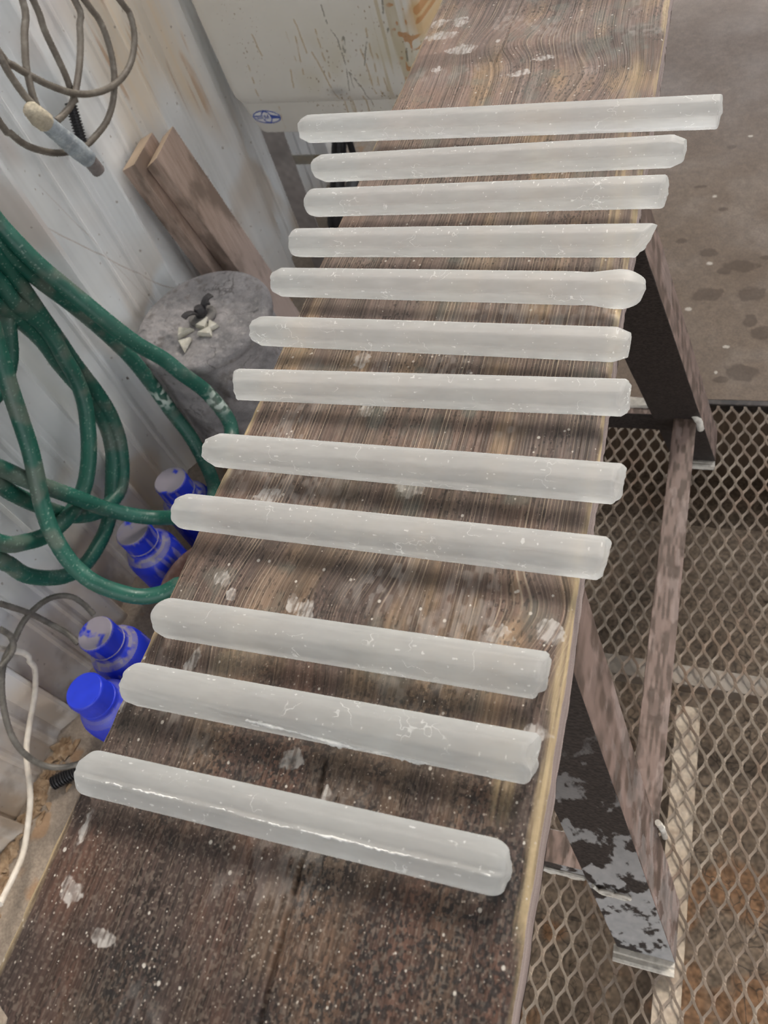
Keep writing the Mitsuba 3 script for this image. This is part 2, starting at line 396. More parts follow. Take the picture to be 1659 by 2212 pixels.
def tub_color(p, n, uv):
    z = p.z
    u = (p.x + 0.948) * 0.9913 - (p.y - 1.437) * 0.1317
    base = mix((0.60, 0.585, 0.54), (0.66, 0.65, 0.61), fbm(u * 9, z * 9))
    mid = smoothstep(0.12, 0.24, u)
    drip = smoothstep(0.56, 0.76, noise(u * 130, z * 5)) * smoothstep(0.42, 0.62, fbm(u * 14, z * 5, 3)) * mid
    base = mix(base, (0.40, 0.31, 0.15), 0.50 * drip)
    green = smoothstep(0.50, 0.72, fbm(u * 9 + 3, z * 9, 5)) * mid * smoothstep(0.66, 0.5, z)
    base = mix(base, (0.47, 0.42, 0.27), 0.50 * green)
    wob = 0.0016 * (noise(u * 130, z * 110) - 0.5) + 0.003 * (noise(z * 45, 7) - 0.5)
    yel = mi.Float(0)
    for a in TUB_DRIPS:
        yel = dr.maximum(yel, smoothstep(0.0024, 0.0006, seg(u + wob, z, a)))
    base = mix(base, (0.36, 0.25, 0.10), 0.60 * yel * smoothstep(0.25, 0.55, noise(z * 80, u * 60)))
    dark = mi.Float(0)
    for a in TUB_LINES:
        dark = dr.maximum(dark, smoothstep(a[4], a[4] * 0.4, seg(u + wob, z, a)))
    base = mix(base, (0.16, 0.155, 0.12), 0.80 * dark * smoothstep(0.15, 0.45, noise(z * 170, u * 150)))
    sm = dr.exp(-dr.square((u - 0.268) / 0.022) - dr.square((z - 0.482) / 0.010))
    base = mix(base, (0.25, 0.25, 0.25), 0.60 * sm)
    d1, d2, r = voronoi(u * 150, z * 110)
    sz = 0.002 + 0.36 * dr.maximum(0, (r - 0.4) / 0.6) ** 2.5 * smoothstep(0.35, 0.62, noise(u * 13, z * 11, 3)) * smoothstep(0.03, 0.09, u)
    base = mix(base, (0.22, 0.15, 0.07), 0.75 * smoothstep(sz, sz * 0.4, d1) * smoothstep(0.4, 0.42, r))
    rusty = smoothstep(0.438, 0.462, u + 0.010 * (noise(u * 90, z * 40) - 0.5))
    base = mix(base, (0.52, 0.34, 0.15), 0.80 * rusty * smoothstep(0.25, 0.6, fbm(u * 40, z * 20, 6)))
    flake = smoothstep(0.70, 0.76, noise(u * 130, z * 100, 2)) * smoothstep(0.41, 0.43, u)
    return mix(base, (0.42, 0.20, 0.07), 0.8 * flake)


mat('tub_plastic', tub_color, 0.42)
mat('logo_blue', (0.035, 0.075, 0.36), 0.4)
mat('logo_white', (0.72, 0.73, 0.74), 0.4)
mat('leg_grey', dirt_mix((0.20, 0.185, 0.18), (0.26, 0.24, 0.235), (0.33, 0.31, 0.30), 9, 0.4), 0.5)
mat('pipe_grey', dirt_mix((0.34, 0.33, 0.29), (0.40, 0.38, 0.33), (0.30, 0.22, 0.11), 25, 0.8), 0.5)
mat('black_plastic', (0.018, 0.018, 0.020), 0.38)
mat('bucket_blue', (0.012, 0.045, 0.16), 0.35)


def hose_color(p, n, uv):
    f = fbm(p.x * 45, p.y * 45, p.z * 45)
    c = mix((0.006, 0.062, 0.045), (0.015, 0.105, 0.075), f)
    dust = smoothstep(0.50, 0.72, fbm(p.x * 24 + 3, p.y * 24, p.z * 24))
    c = mix(c, (0.13, 0.135, 0.115), 0.55 * dust)
    sp = smoothstep(0.76, 0.84, noise(p.x * 330, p.y * 330, p.z * 330))
    c = mix(c, (0.24, 0.34, 0.29), 0.35 * sp)
    dab = smoothstep(0.035, 0.012, dr.sqrt(dr.square(p.y - 0.775) + dr.square(p.z - 0.29))) * smoothstep(0.45, 0.6, noise(p.x * 130, p.y * 130, p.z * 130))
    return mix(c, (0.50, 0.58, 0.53), 0.8 * dab)


mat('hose_green', hose_color, 0.42)
mat('cable_grey', dirt_mix((0.115, 0.098, 0.080), (0.16, 0.14, 0.115), (0.30, 0.28, 0.24), 40, 0.55), 0.5)
mat('cable_dark', dirt_mix((0.085, 0.08, 0.068), (0.12, 0.11, 0.095), (0.26, 0.25, 0.22), 40, 0.4), 0.5)
mat('cable_white', dirt_mix((0.55, 0.50, 0.43), (0.62, 0.58, 0.52), (0.36, 0.29, 0.22), 20, 0.5), 0.5)
mat('wand_grey', dirt_mix((0.22, 0.25, 0.275), (0.31, 0.35, 0.375), (0.46, 0.48, 0.48), 60, 0.7), 0.6, lambda p, n, uv: fbm(p.x * 160, p.y * 160, p.z * 160), 0.0015)
mat('wand_tip', dirt_mix((0.12, 0.105, 0.10), (0.17, 0.15, 0.145), (0.26, 0.26, 0.26), 60, 0.5), 0.5)
mat('tape_cream', dirt_mix((0.46, 0.41, 0.31), (0.36, 0.32, 0.25), (0.22, 0.18, 0.13), 70, 0.5), 0.75, lambda p, n, uv: fbm(p.x * 190, p.y * 190, p.z * 190), 0.003)


def lumber_color(p, n, uv):
    t = p.z + 0.2 * p.y
    s = noise(p.x * 260, p.y * 260, t * 7) * 0.6 + noise(p.x * 700, p.y * 700, t * 20) * 0.4
    c = mix((0.27, 0.185, 0.140), (0.47, 0.365, 0.31), s)
    c = mix(c, (0.42, 0.345, 0.32), 0.6 * smoothstep(0.42, 0.2, p.z))
    mold = smoothstep(0.44, 0.62, fbm(p.x * 24, p.y * 24, p.z * 9 + 3, 5)) * smoothstep(0.10, 0.22, p.z)
    c = mix(c, (0.07, 0.05, 0.035), 0.70 * mold * (0.55 + 0.45 * s))
    cut = smoothstep(0.6, 0.8, n.z)
    return mix(c, (0.50, 0.38, 0.26), 0.7 * cut)


mat('lumber', lumber_color, 0.7, lambda p, n, uv: noise(p.x * 420, p.y * 420, p.z * 9), 0.0009)


def slurry_color(p, n, uv):
    f = fbm(p.x * 26, p.y * 26, p.z * 26)
    c = mix((0.190, 0.182, 0.186), (0.285, 0.268, 0.27), smoothstep(0.3, 0.7, f))
    c = mix(c, (0.12, 0.105, 0.095), 0.7 * smoothstep(0.55, 0.72, fbm(p.x * 60, p.y * 60, p.z * 30 + 4)) * smoothstep(0.3, 0.6, fbm(p.x * 15 + 4, p.y * 15, p.z * 15)))
    c = mix(c, (0.42, 0.40, 0.38), 0.30 * smoothstep(0.60, 0.80, fbm(p.x * 110, p.y * 110, p.z * 60, 4)))
    d = dr.abs(fbm(p.x * 20 + 9, p.y * 20, p.z * 20, 4) - 0.5)
    c = mix(c, (0.07, 0.065, 0.065), 0.7 * smoothstep(0.016, 0.003, d) * smoothstep(0.45, 0.6, noise(p.x * 28, p.y * 28, p.z * 28)))
    return c * (0.85 + 0.3 * noise(p.x * 420, p.y * 420, p.z * 420))


mat('slurry_grey', slurry_color, 0.8, lambda p, n, uv: fbm(p.x * 45, p.y * 45, p.z * 45, 4), 0.014)
mat('rubber_black', dirt_mix((0.020, 0.019, 0.022), (0.030, 0.028, 0.030), (0.10, 0.095, 0.09), 80, 0.35), 0.55)
mat('washer_grey', dirt_mix((0.13, 0.125, 0.12), (0.18, 0.17, 0.16), (0.1, 0.09, 0.085), 60, 0.5), 0.6)
mat('pale_stone', dirt_mix((0.46, 0.44, 0.37), (0.54, 0.52, 0.46), (0.36, 0.32, 0.25), 90, 0.4), 0.8)


def bottle_color(dust_amount):
    def fn(p, n, uv):
        c = mix((0.010, 0.022, 0.36), (0.014, 0.034, 0.50), fbm(p.x * 30, p.y * 30, p.z * 30))
        up = smoothstep(0.30, 0.85, n.z)
        d = up * smoothstep(0.22, 0.45, fbm(p.x * 60, p.y * 60, p.z * 60)) + 0.45 * smoothstep(0.60, 0.72, noise(p.x * 160, p.y * 160, p.z * 18))
        return mix(c, (0.27, 0.245, 0.225), dr.clip(d, 0, 1) * dust_amount)
    return fn


mat('bottle_dusty', bottle_color(0.85), 0.36)
mat('bottle_clean', bottle_color(0.30), 0.36)
mat('cap_clean', lambda p, n, uv: mix((0.012, 0.030, 0.46), (0.016, 0.040, 0.56), fbm(p.x * 60, p.y * 60, p.z * 60)), 0.34)
mat('pot_brown', dirt_mix((0.115, 0.062, 0.050), (0.15, 0.085, 0.07), (0.22, 0.16, 0.14), 25, 0.4), 0.5)
mat('screw_dark', (0.12, 0.11, 0.10), 0.5)
mat('ceiling_white', (0.62, 0.62, 0.60), 0.7)
mat('room_steel', (0.50, 0.51, 0.51), 0.6)

mat('chalk_white', dirt_mix((0.56, 0.57, 0.57), (0.66, 0.67, 0.66), (0.34, 0.33, 0.31), 160, 0.7), 0.9, specular=0.1)
# frosted glass of the rods: rough dielectric with a thin chalky film
def frost_film(p, n, uv):
    d1 = dr.abs(fbm(p.x * 95 + 3, p.y * 95, p.z * 95) - 0.5)
    vein = smoothstep(0.012, 0.003, d1) * smoothstep(0.62, 0.74, noise(p.x * 60, p.y * 60, p.z * 60 + 9))
    d2 = smoothstep(0.89, 0.95, noise(p.x * 420, p.y * 420, p.z * 420))
    return dr.clip(FILM + 0.14 * (fbm(p.x * 40, p.y * 160, p.z * 160) - 0.5) + 0.28 * vein + 0.28 * d2, 0, 1)


scene['frosted'] = {'type': 'blendbsdf', 'weight': proc(frost_film),
    'a': {'type': 'roughdielectric', 'distribution': 'ggx', 'alpha': ALPHA, 'int_ior': 1.46, 'ext_ior': 1.0, 'specular_reflectance': {'type': 'rgb', 'value': 0.98}, 'specular_transmittance': {'type': 'rgb', 'value': [0.97, 0.985, 0.985]}},
    'b': {'type': 'principledthin', 'base_color': {'type': 'rgb', 'value': [0.93, 0.945, 0.94]}, 'roughness': 0.5, 'diff_trans': 1.2, 'spec_trans': 0.0, 'eta': 1.3}}

# ------------------------------------------------------------------ the room
WX = -1.0138
RIBS = {1.4757: (0.085, 0.036), 1.2725: (0.038, 0.022), 1.0695: (0.040, 0.022), 0.8650: (0.052, 0.026), 0.6585: (0.044, 0.024)}


def wall_profile(y0, y1):
    pts = [(WX, y0)]
    k0 = int(math.floor((y0 - 0.6585) / 0.2035)) + 1
    k = k0
    while 0.6585 + k * 0.2035 < y1 - 0.02:
        yl = 0.6585 + k * 0.2035
        near = min(RIBS, key=lambda q: abs(q - yl))
        wd, h = RIBS[near] if abs(near - yl) < 0.02 else ((0.052, 0.025) if k % 2 else (0.040, 0.022))
        for c in (0.066, 0.120):
            yc = yl - 0.2035 + c + 0.02
            if yc - 0.008 > y0 and yc + 0.008 < yl - wd:
                pts += [(WX, yc - 0.008), (WX + 0.0034, yc - 0.003), (WX + 0.0034, yc + 0.003), (WX, yc + 0.008)]
        pts += [(WX, yl - wd), (WX + h * 0.93, yl - wd * 0.30), (WX + h, yl - wd * 0.24), (WX + h, yl - 0.0035), (WX + h * 0.92, yl - 0.0015), (WX - 0.003, yl), (WX - 0.003, yl + 0.003), (WX, yl + 0.006)]
        k += 1
    pts.append((WX, y1))
    return pts


pr = wall_profile(-2.6, 5.2)
poly = Polygon(pr + [(WX - 0.06, 5.2), (WX - 0.06, -2.6)])
put('wall_left', trimesh.creation.extrude_polygon(poly, 3.4, engine='earcut'), 'wall_paint', kind='structure')
scr = join(lathe([(0.006, 0), (0.0068, 0.001), (0.0068, 0.0022), (0.0045, 0.0035), (0.0042, 0.0075), (0.0035, 0.0088)], n=12))
scr.apply_transform(trimesh.transformations.rotation_matrix(math.pi / 2, [0, 1, 0])); scr.apply_translation([WX - 0.0005, 0.8229, 0.2824])
put('wall_left__screw', scr, 'screw_dark', 30)
put('wall_left__peg', sweep(spline([(WX - 0.01, 0.56, 0.93), (-0.96, 0.56, 0.93), (-0.90, 0.56, 0.93), (-0.88, 0.56, 0.955)], 0.01), 0.007), 'screw_dark', 40)
put('wall_left__peg_001', sweep(spline([(WX - 0.01, 1.04, 1.07), (-0.97, 1.04, 1.07), (-0.92, 1.04, 1.07), (-0.90, 1.04, 1.09)], 0.01), 0.006), 'screw_dark', 40)

GX0, GX1, GY0, GY1, PITZ = -0.42, 0.36, -0.45, 1.066, -0.125
fl = [box((GX0 - (-1.08), 7.8, 0.3), ((GX0 - 1.08) / 2, 1.3, -0.15)), box((4.6 - GX1, 7.8, 0.3), ((4.6 + GX1) / 2, 1.3, -0.15)),
      box((GX1 - GX0, 5.2 - GY1, 0.3), ((GX0 + GX1) / 2, (5.2 + GY1) / 2, -0.15)), box((GX1 - GX0, GY0 + 2.6, 0.3), ((GX0 + GX1) / 2, (GY0 - 2.6) / 2, -0.15))]
put('floor', join(*fl), 'concrete', kind='structure')
g = np.meshgrid(np.linspace(GX0 - 0.02, GX1 + 0.02, 160), np.linspace(GY0 - 0.02, GY1 + 0.02, 300), indexing='ij')
xy = np.stack([g[0].ravel(), g[1].ravel(), np.zeros(g[0].size)], 1)
zz = PITZ + 0.022 * (meshkit.fbm(xy * 9, 3, 4) - 0.5) + 0.007 * (meshkit.fbm(xy * 55, 3, 5) - 0.5) - 0.13 * np.clip((xy[:, 1] - 0.86) / 0.05, 0, 1)  # far strip dropped deeper, shaped to sink it into shade
idx = np.arange(g[0].size).reshape(g[0].shape)
q = np.stack([idx[:-1, :-1], idx[1:, :-1], idx[1:, 1:], idx[:-1, 1:]], -1).reshape(-1, 4)
put('floor__pit_bed', (np.stack([xy[:, 0], xy[:, 1], zz], 1), q), 'pit_mud', True)
labels['floor__pit_bed'] = {'label': 'muddy bed of the shallow pit under the grating'}

# the shop around, outside the frame; doors and roof openings added to steer the daylight
RY0, RY1, RZ1 = SIDE
put('wall_right', join(box((0.1, RY0 + 2.6, 3.4), (4.65, (RY0 - 2.6) / 2, 1.7)), box((0.1, 5.2 - RY1, 3.4), (4.65, (5.2 + RY1) / 2, 1.7)), box((0.1, RY1 - RY0, 3.4 - RZ1), (4.65, (RY0 + RY1) / 2, (3.4 + RZ1) / 2))), 'room_steel', kind='structure')
BX0, BX1, BZ1 = BACK
put('wall_back', join(box((BX0 + 1.1, 0.1, 3.4), ((BX0 - 1.1) / 2, -2.65, 1.7)), box((4.7 - BX1, 0.1, 3.4), ((4.7 + BX1) / 2, -2.65, 1.7)), box((BX1 - BX0, 0.1, 3.4 - BZ1), ((BX0 + BX1) / 2, -2.65, (3.4 + BZ1) / 2))), 'room_steel', kind='structure')
DX0, DX1 = -0.9, 3.6
put('wall_front', join(box((DX0 + 1.1, 0.1, 3.4), ((DX0 - 1.1) / 2, FY, 1.7)), box((4.7 - DX1, 0.1, 3.4), ((4.7 + DX1) / 2, FY, 1.7)), box((DX1 - DX0, 0.1, 3.4 - DZ1), ((DX0 + DX1) / 2, FY, (3.4 + DZ1) / 2))), 'room_steel', kind='structure')
SX0, SX1, SY0, SY1 = ROOF
cl = sbox(-1.1, -2.7, 4.7, 5.3).difference(sbox(SX0, SY0, SX1, SY1))
for b_ in ROOF2: cl = cl.difference(sbox(*b_))
cm = trimesh.creation.extrude_polygon(cl, 0.08, engine='earcut'); cm.apply_translation([0, 0, 3.4])
put('ceiling', cm, 'ceiling_white', kind='structure')

# ------------------------------------------------------------------ plank
def plank_mesh():
    Y0, Y1 = -0.100, 1.30
    nx, ny = 290, 520
    u = np.linspace(0, 1, nx); v = np.linspace(0, 1, ny)
    U, V = np.meshgrid(u, v, indexing='ij')
    yy = Y0 + (Y1 - Y0) * V
    ln = lambda f, s: meshkit.fbm(np.stack([yy * f, np.full_like(yy, s), np.zeros_like(yy)], -1), 3, 3) - 0.5
    xl = PX0 + 0.0035 * ln(14, 1.3) + 0.0016 * ln(90, 5.1); xr = PX1 + 0.003 * ln(12, 8.2) + 0.0014 * ln(80, 2.7)
    # chipped near left corner
    xl = xl + np.clip((-0.064 - yy) / 0.012, 0, 1) ** 1.4 * 0.020
    X = xl + (xr - xl) * U
    Z = np.full_like(X, PZ)
    e = np.minimum(X - xl, xr - X)
    Z -= 0.0030 * np.clip(1 - e / 0.0045, 0, 1) ** 2 + 0.0016 * np.clip(1 - e / 0.012, 0, 1) * (meshkit.fbm(np.stack([X * 40, yy * 30, X * 0], -1), 3, 9))
    Z -= 0.0008 * (meshkit.fbm(np.stack([X * 160, yy * 9, X * 0], -1), 3, 6) - 0.3)
    cx = np.interp(yy, [c[1] for c in CRACK], [c[0] for c in CRACK]) + 0.0012 * ln(130, 4.4)
    Z -= 0.006 * np.clip(1 - np.abs(X - cx) / 0.0016, 0, 1) * np.clip((0.108 - yy) / 0.03, 0, 1)
    cx2 = -0.2315 + 0.004 * ln(30, 1.2) + 0.05 * (yy - 0.9)
    Z -= 0.003 * np.clip(1 - np.abs(X - cx2) / 0.0014, 0, 1) * np.clip((yy - 0.86) / 0.03, 0, 1)
    top = np.stack([X, yy, Z], -1)
    idx = np.arange(nx * ny).reshape(nx, ny)
    q = np.stack([idx[:-1, :-1], idx[1:, :-1], idx[1:, 1:], idx[:-1, 1:]], -1).reshape(-1, 4)
    f = np.vstack([q[:, [0, 1, 2]], q[:, [0, 2, 3]]])
    t = trimesh.Trimesh(top.reshape(-1, 3), f, process=False)
    # sides and underside, hung from the border of the top
    ring = np.concatenate([idx[:, 0], idx[-1, 1:], idx[-2::-1, -1], idx[0, -2:0:-1]])
    R = top.reshape(-1, 3)[ring]
    rings = [R]
    for d, off in ((0.012, 0.0006), (0.024, -0.0002), (0.036, 0.0004), (PT, -0.002)):
        S = R.copy(); S[:, 2] = PZ - d
        c = np.array([(PX0 + PX1) / 2, 0.6])
        S[:, 0] += np.sign(S[:, 0] - c[0]) * (off + 0.0012 * (meshkit.fbm(np.stack([R[:, 1] * 25, np.full(len(R), d * 300), R[:, 0] * 25], -1), 3, 2) - 0.5))
        rings.append(S)
    n = len(R); k = np.arange(n); k1 = (k + 1) % n; F = []
    for i in range(len(rings) - 1):
        a, b = i * n, (i + 1) * n
        F += [np.stack([a + k, b + k, b + k1], 1), np.stack([a + k, b + k1, a + k1], 1)]
    last = (len(rings) - 1) * n
    V_ = np.vstack(rings + [rings[-1].mean(0)[None]])
    F.append(np.stack([np.full(n, len(V_) - 1), last + k1, last + k], 1))
    return t, trimesh.Trimesh(V_, np.vstack(F), process=False)


top, sides = plank_mesh()
put('plank__top_face', top, 'plank_wood', True)
put('plank__edge', sides, 'plank_side', 35)
tag('plank', 'long weathered brown plank, cracked and spattered white, carrying the twelve frosted rods', 'plank')
labels['plank__edge'] = {'label': 'grey-brown sawn side of the plank'}
labels['plank__top_face'] = {'label': 'dark grained upper face with pale dabs'}

# ------------------------------------------------------------------ rods
SAG = 0.0006


def end_shape(e, kind, th, sd):
    """(scale, axial shift) of the cross-section at distance e from an end, per angle."""
    one = np.ones_like(th)
    nz = meshkit.fbm(np.stack([np.cos(th) * 1.3 + 7, np.sin(th) * 1.3 + 3, np.full_like(th, sd * 3.1)], -1), 3, sd) - 0.5
    if kind == 'round':
        d = 0.013; k = np.clip(e / d, 0, 1); return one * (1 - (1 - k) ** 2.2) ** (1 / 2.2) * (1 + 0.10 * nz * (1 - k)), 0.004 * nz * (1 - np.clip(e / 0.03, 0, 1))
    if kind == 'dome':
        d = 0.009; k = np.clip(e / d, 0, 1); return one * (0.62 + 0.38 * (1 - (1 - k) ** 2) ** 0.5) * (1 if e > 0 else 1), 0.005 * nz * (1 - np.clip(e / 0.03, 0, 1))
    if kind == 'flat':
        k = np.clip(e / 0.0015, 0, 1); return one * (0.94 + 0.06 * k), 0.0025 * nz * (1 - np.clip(e / 0.02, 0, 1))
    if kind == 'ragged':
        k = np.clip(e / 0.002, 0, 1); return one * (0.90 + 0.10 * k), (0.008 * nz + 0.002 * np.cos(th - 1.2)) * (1 - np.clip(e / 0.03, 0, 1))
    if kind == 'slant':
        k = np.clip(e / 0.0015, 0, 1); return one * (0.92 + 0.08 * k), (0.007 * np.cos(th - 2.0) + 0.008 * nz) * (1 - np.clip(e / 0.035, 0, 1))
    if kind == 'bevel':
        k = np.clip(e / 0.010, 0, 1); return one * (0.70 + 0.30 * k) * (1 + 0.08 * nz * (1 - k)), 0.007 * nz * (1 - np.clip(e / 0.03, 0, 1))
    if kind == 'lump':
        k = np.clip(e / 0.014, 0, 1); s = (0.45 + 0.55 * (1 - (1 - k) ** 2) ** 0.5)
        s = s * (1 + 0.13 * np.exp(-((e - 0.018) / 0.012) ** 2) - 0.07 * np.exp(-((e - 0.042) / 0.005) ** 2))
        return s * (1 + 0.28 * nz * np.exp(-e / 0.03)), 0.010 * nz * (1 - np.clip(e / 0.03, 0, 1))


def seam_angle(s, L, sd, seam):
    return seam[0] + (seam[1] - seam[0]) * s / L + 0.09 * (meshkit.fbm(np.array([[s * 22, sd, 0.5]]), 3, 1)[0] - 0.5) * 2


def seam_mesh(P0, P1, a, roll, sd, seam, thick):
    """The crumbly ridge left by the mould along a rod."""
    P0, P1 = np.array(P0, float), np.array(P1, float)
    L = np.linalg.norm(P1 - P0); ax = (P1 - P0) / L
    u = np.array([0, 0, 1.0]); u -= ax * (u @ ax); u /= np.linalg.norm(u); w = np.cross(ax, u)
    pts, rad = [], []
    for s in np.arange(0.012 if seam[1] < 1 else 0.10, L - 0.006, 0.0011):
        t = seam_angle(s, L, sd, seam)
        c = ((t - roll + np.pi / 8) % (np.pi / 4)) - np.pi / 8
        rho = a * min(1 / np.cos(c), 1.062) - 0.0001
        q = meshkit.fbm(np.array([[s * 420, sd, 1.5], [s * 420, sd, 8.5], [s * 45, sd, 3.5]]), 3, 3)
        pts.append(P0 + ax * s + (rho + 0.0005 * (q[0] - 0.5)) * (np.cos(t) * u + np.sin(t) * w) + 0.0016 * (q[1] - 0.5) * (-np.sin(t) * u + np.cos(t) * w))
        rad.append(thick * (0.05 + 2.6 * np.clip(q[2] - 0.34, 0, 1)) * (0.3 + 1.4 * q[1]))
    return rough(sweep(np.array(pts), np.array(rad), 7), 0.0007, 700, sd)


def rod_mesh(P0, P1, a, roll, left, right, sd, seam=None, corner=1.062):
    n = 96
    P0, P1 = np.array(P0, float), np.array(P1, float)
    L = np.linalg.norm(P1 - P0); ax = (P1 - P0) / L
    u = np.array([0, 0, 1.0]); u -= ax * (u @ ax); u /= np.linalg.norm(u); w = np.cross(ax, u)     # w points to the near side
    th = np.arange(n) / n * 2 * np.pi          # 0 = up, positive towards the near side
    tl = th - roll
    c = ((tl + np.pi / 8) % (np.pi / 4)) - np.pi / 8
    octo = 1 / np.cos(c); octo = np.minimum(octo, corner) - 0.35 * np.maximum(0, octo - corner)
    ends = np.concatenate([[0, .0004, .001, .002, .0035, .005, .007, .0095, .0125, .016, .020, .025, .031, .038, .046]])
    st = np.concatenate([ends, np.arange(0.049, L - 0.0475, 0.003), (L - ends)[::-1]])
    rings = []
    for s in st:
        fa, sa = end_shape(s, left, th, sd); fb, sb = end_shape(L - s, right, th, sd + 40)
        rho = a * octo * fa * fb
        q3 = np.stack([np.cos(th) * 0.6 + sd, np.sin(th) * 0.6, np.full(n, s * 28)], -1)
        rho = rho + 0.0004 * (meshkit.fbm(q3 * 0.5, 2, 2) - 0.5) + 0.00022 * (meshkit.fbm(q3 * np.array([9, 9, 14]), 2, 5) - 0.5)
        if seam:
            t0 = seam_angle(s, L, sd, seam)
            amp = 0.0003
            d = (th - t0 + np.pi) % (2 * np.pi) - np.pi
            rho = rho + amp * np.exp(-(d / 0.055) ** 2) - 0.0005 * np.exp(-((d + 0.16) / 0.10) ** 2)
        if s > L - 0.05 or s < 0.05:
            rho = np.minimum(rho, a * 1.16)
        off = sa - sb
        lim = np.where(np.cos(th) < 0, (a - SAG * 0 + 0.0) / np.maximum(1e-6, -np.cos(th)), 9)
        rho = np.minimum(rho, np.where(lim < 9, lim, rho))
        rings.append(P0 + ax * (s + off)[:, None] + rho[:, None] * (np.cos(th)[:, None] * u + np.sin(th)[:, None] * w))
    # closing rings of the two broken faces
    for endi, sgn in ((0, -1), (-1, 1)):
        r0 = rings[endi]; c0 = r0.mean(0)
        extra = []
        for k in (0.8, 0.55, 0.3, 0.1):
            q_ = c0 + (r0 - c0) * k
            bump = 0.0022 * (1 - k) + 0.004 * (meshkit.fbm(q_ * 160, 3, sd) - 0.5) * (1 - k) ** 0.5
            extra.append(q_ + sgn * ax * bump[:, None])
        rings = extra[::-1] + rings if endi == 0 else rings + extra
    return loft(rings)


RODS = [  # left end x, y; right end x, y; apothem, roll, left end, right end, seam angle, label
    (-0.4294, .7667, .0095, .7255, .0137, 0.02, 'bevel', 'flat', 0, 'longest frosted rod, farthest of the twelve, sticking far out over both plank edges'),
    (-.3850, .6881, -.0177, .6702, .0130, 0.02, 'bevel', 'bevel', 0, 'sharp-faceted frosted rod second from the far end, sticking out past both plank edges'),
    (-.3764, .6289, -.0288, .6130, .0130, 0.05, 'round', 'ragged', 0, 'frosted rod third from the far end, right end broken to a small facet'),
    (-.3685, .5660, -.0389, .5493, .0130, 0.04, 'dome', 'slant', 0, 'frosted rod fourth from the far end, right end broken obliquely to a point'),
    (-.3669, .5091, -.0354, .4905, .0130, 0.04, 'bevel', 'lump', 0, 'frosted rod with a swollen lumpy right end, fifth from the far end'),
    (-.3634, .4452, -.0408, .4309, .0128, 0.06, 'bevel', 'bevel', 0, 'frosted rod next nearer than the lump-ended one, its right end cut back at a corner'),
    (-.3548, .3807, -.0369, .3792, .0128, 0.10, 'ragged', 'ragged', 0, 'frosted rod seventh from the far end, crooked ends, level with the start of the grating'),
    (-.3522, .3102, -.0343, .3041, .0130, 0.12, 'bevel', 'ragged', 0, 'frosted rod with chipped white left end and jagged right end, eighth from the far end'),
    (-.3525, .2506, -.0364, .2469, .0130, 0.08, 'dome', 'ragged', 0, 'frosted rod fourth from the near end, left end over the dusty blue bottles'),
    (-.3301, .1636, -.0615, .1651, .0132, 0.10, 'round', 'ragged', 0, 'short frosted rod third from the near end, left end round'),
    (-.3303, .1146, -.0589, .1168, .0134, 0.14, 'round', 'ragged', (0.55, 1.75), 'short frosted rod second from the near end, crumbly white flash along its near edge'),
    (-.3322, .0547, -.0620, .0591, .0134, 0.10, 'round', 'dome', (0.36, 0.46), 'nearest frosted rod, ragged white seam along its length, glassy rounded right end')]
for i, (xa, ya, xb, yb, a, roll, le, re_, seam, lab) in enumerate(RODS):
    z = PZ + a - 0.0004
    key = 'frosted_rod' + (f'_{i:03d}' if i else '')
    put(key, rod_mesh((xa, ya, z), (xb, yb, z), a, roll, le, re_, i + 1, seam), 'frosted', 28, lab, 'rod', 'frosted rods laid across the plank')
    if seam:
        put(key + '__seam', seam_mesh((xa, ya, z), (xb, yb, z), a, roll, i + 1, seam, 0.0007 if i == 11 else 0.0014), 'chalk_white', 50)
        labels[key + '__seam'] = {'label': 'ragged white mould seam'}

# ------------------------------------------------------------------ steel stand under the plank
W_, TH = 0.072, 0.006
FOOT = [(0.0532, 0.1071), (0.0648, 0.9142)]
TOPS = [(-0.081, 0.256), (-0.060, 0.660)]
CX = -0.195
tag('work_stand', 'welded angle-iron stand with splayed legs carrying the plank above the grating', 'trestle')
L_ = angle(W_, TH)
EX, EY = (1, 0, 0), (0, 1, 0)
lk = 0
ZT = PZ - PT - 0.001
for mirror in (0, 1):
    for (fx, fy), (tx, ty) in zip(FOOT, TOPS):
        if mirror:
            fx, tx = 2 * CX - fx, 2 * CX - tx
        m = along(L_, (fx, fy, 0.004), (tx, ty, ZT), (-1, 0, 0) if mirror else EX, EY)
        m = rough(m, 0.0006, 60, lk, 0.03)
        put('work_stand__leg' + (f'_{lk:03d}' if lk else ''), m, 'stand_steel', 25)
        s = -1 if mirror else 1
        toe = along(Polygon([(0, 0), (0.020, 0), (0.020, 0.004), (0.011, 0.007), (0.009, 0.0055), (0.004, 0.009), (0, 0.009)]), (fx - s * 0.076, fy - 0.017, 0.001), (fx - s * 0.001, fy - 0.017, 0.001), (0, 1, 0), (0, 0, 1))
        put('work_stand__foot_plate' + (f'_{lk:03d}' if lk else ''), rough(toe, 0.0006, 90, lk, 0.012), 'pale_scale', 25)
        lk += 1


def leg_at(k, z):
    (fx, fy), (tx, ty) = FOOT[k], TOPS[k]; t = (z - 0.004) / (ZT - 0.004)
    return fx + (tx - fx) * t, fy + (ty - fy) * t


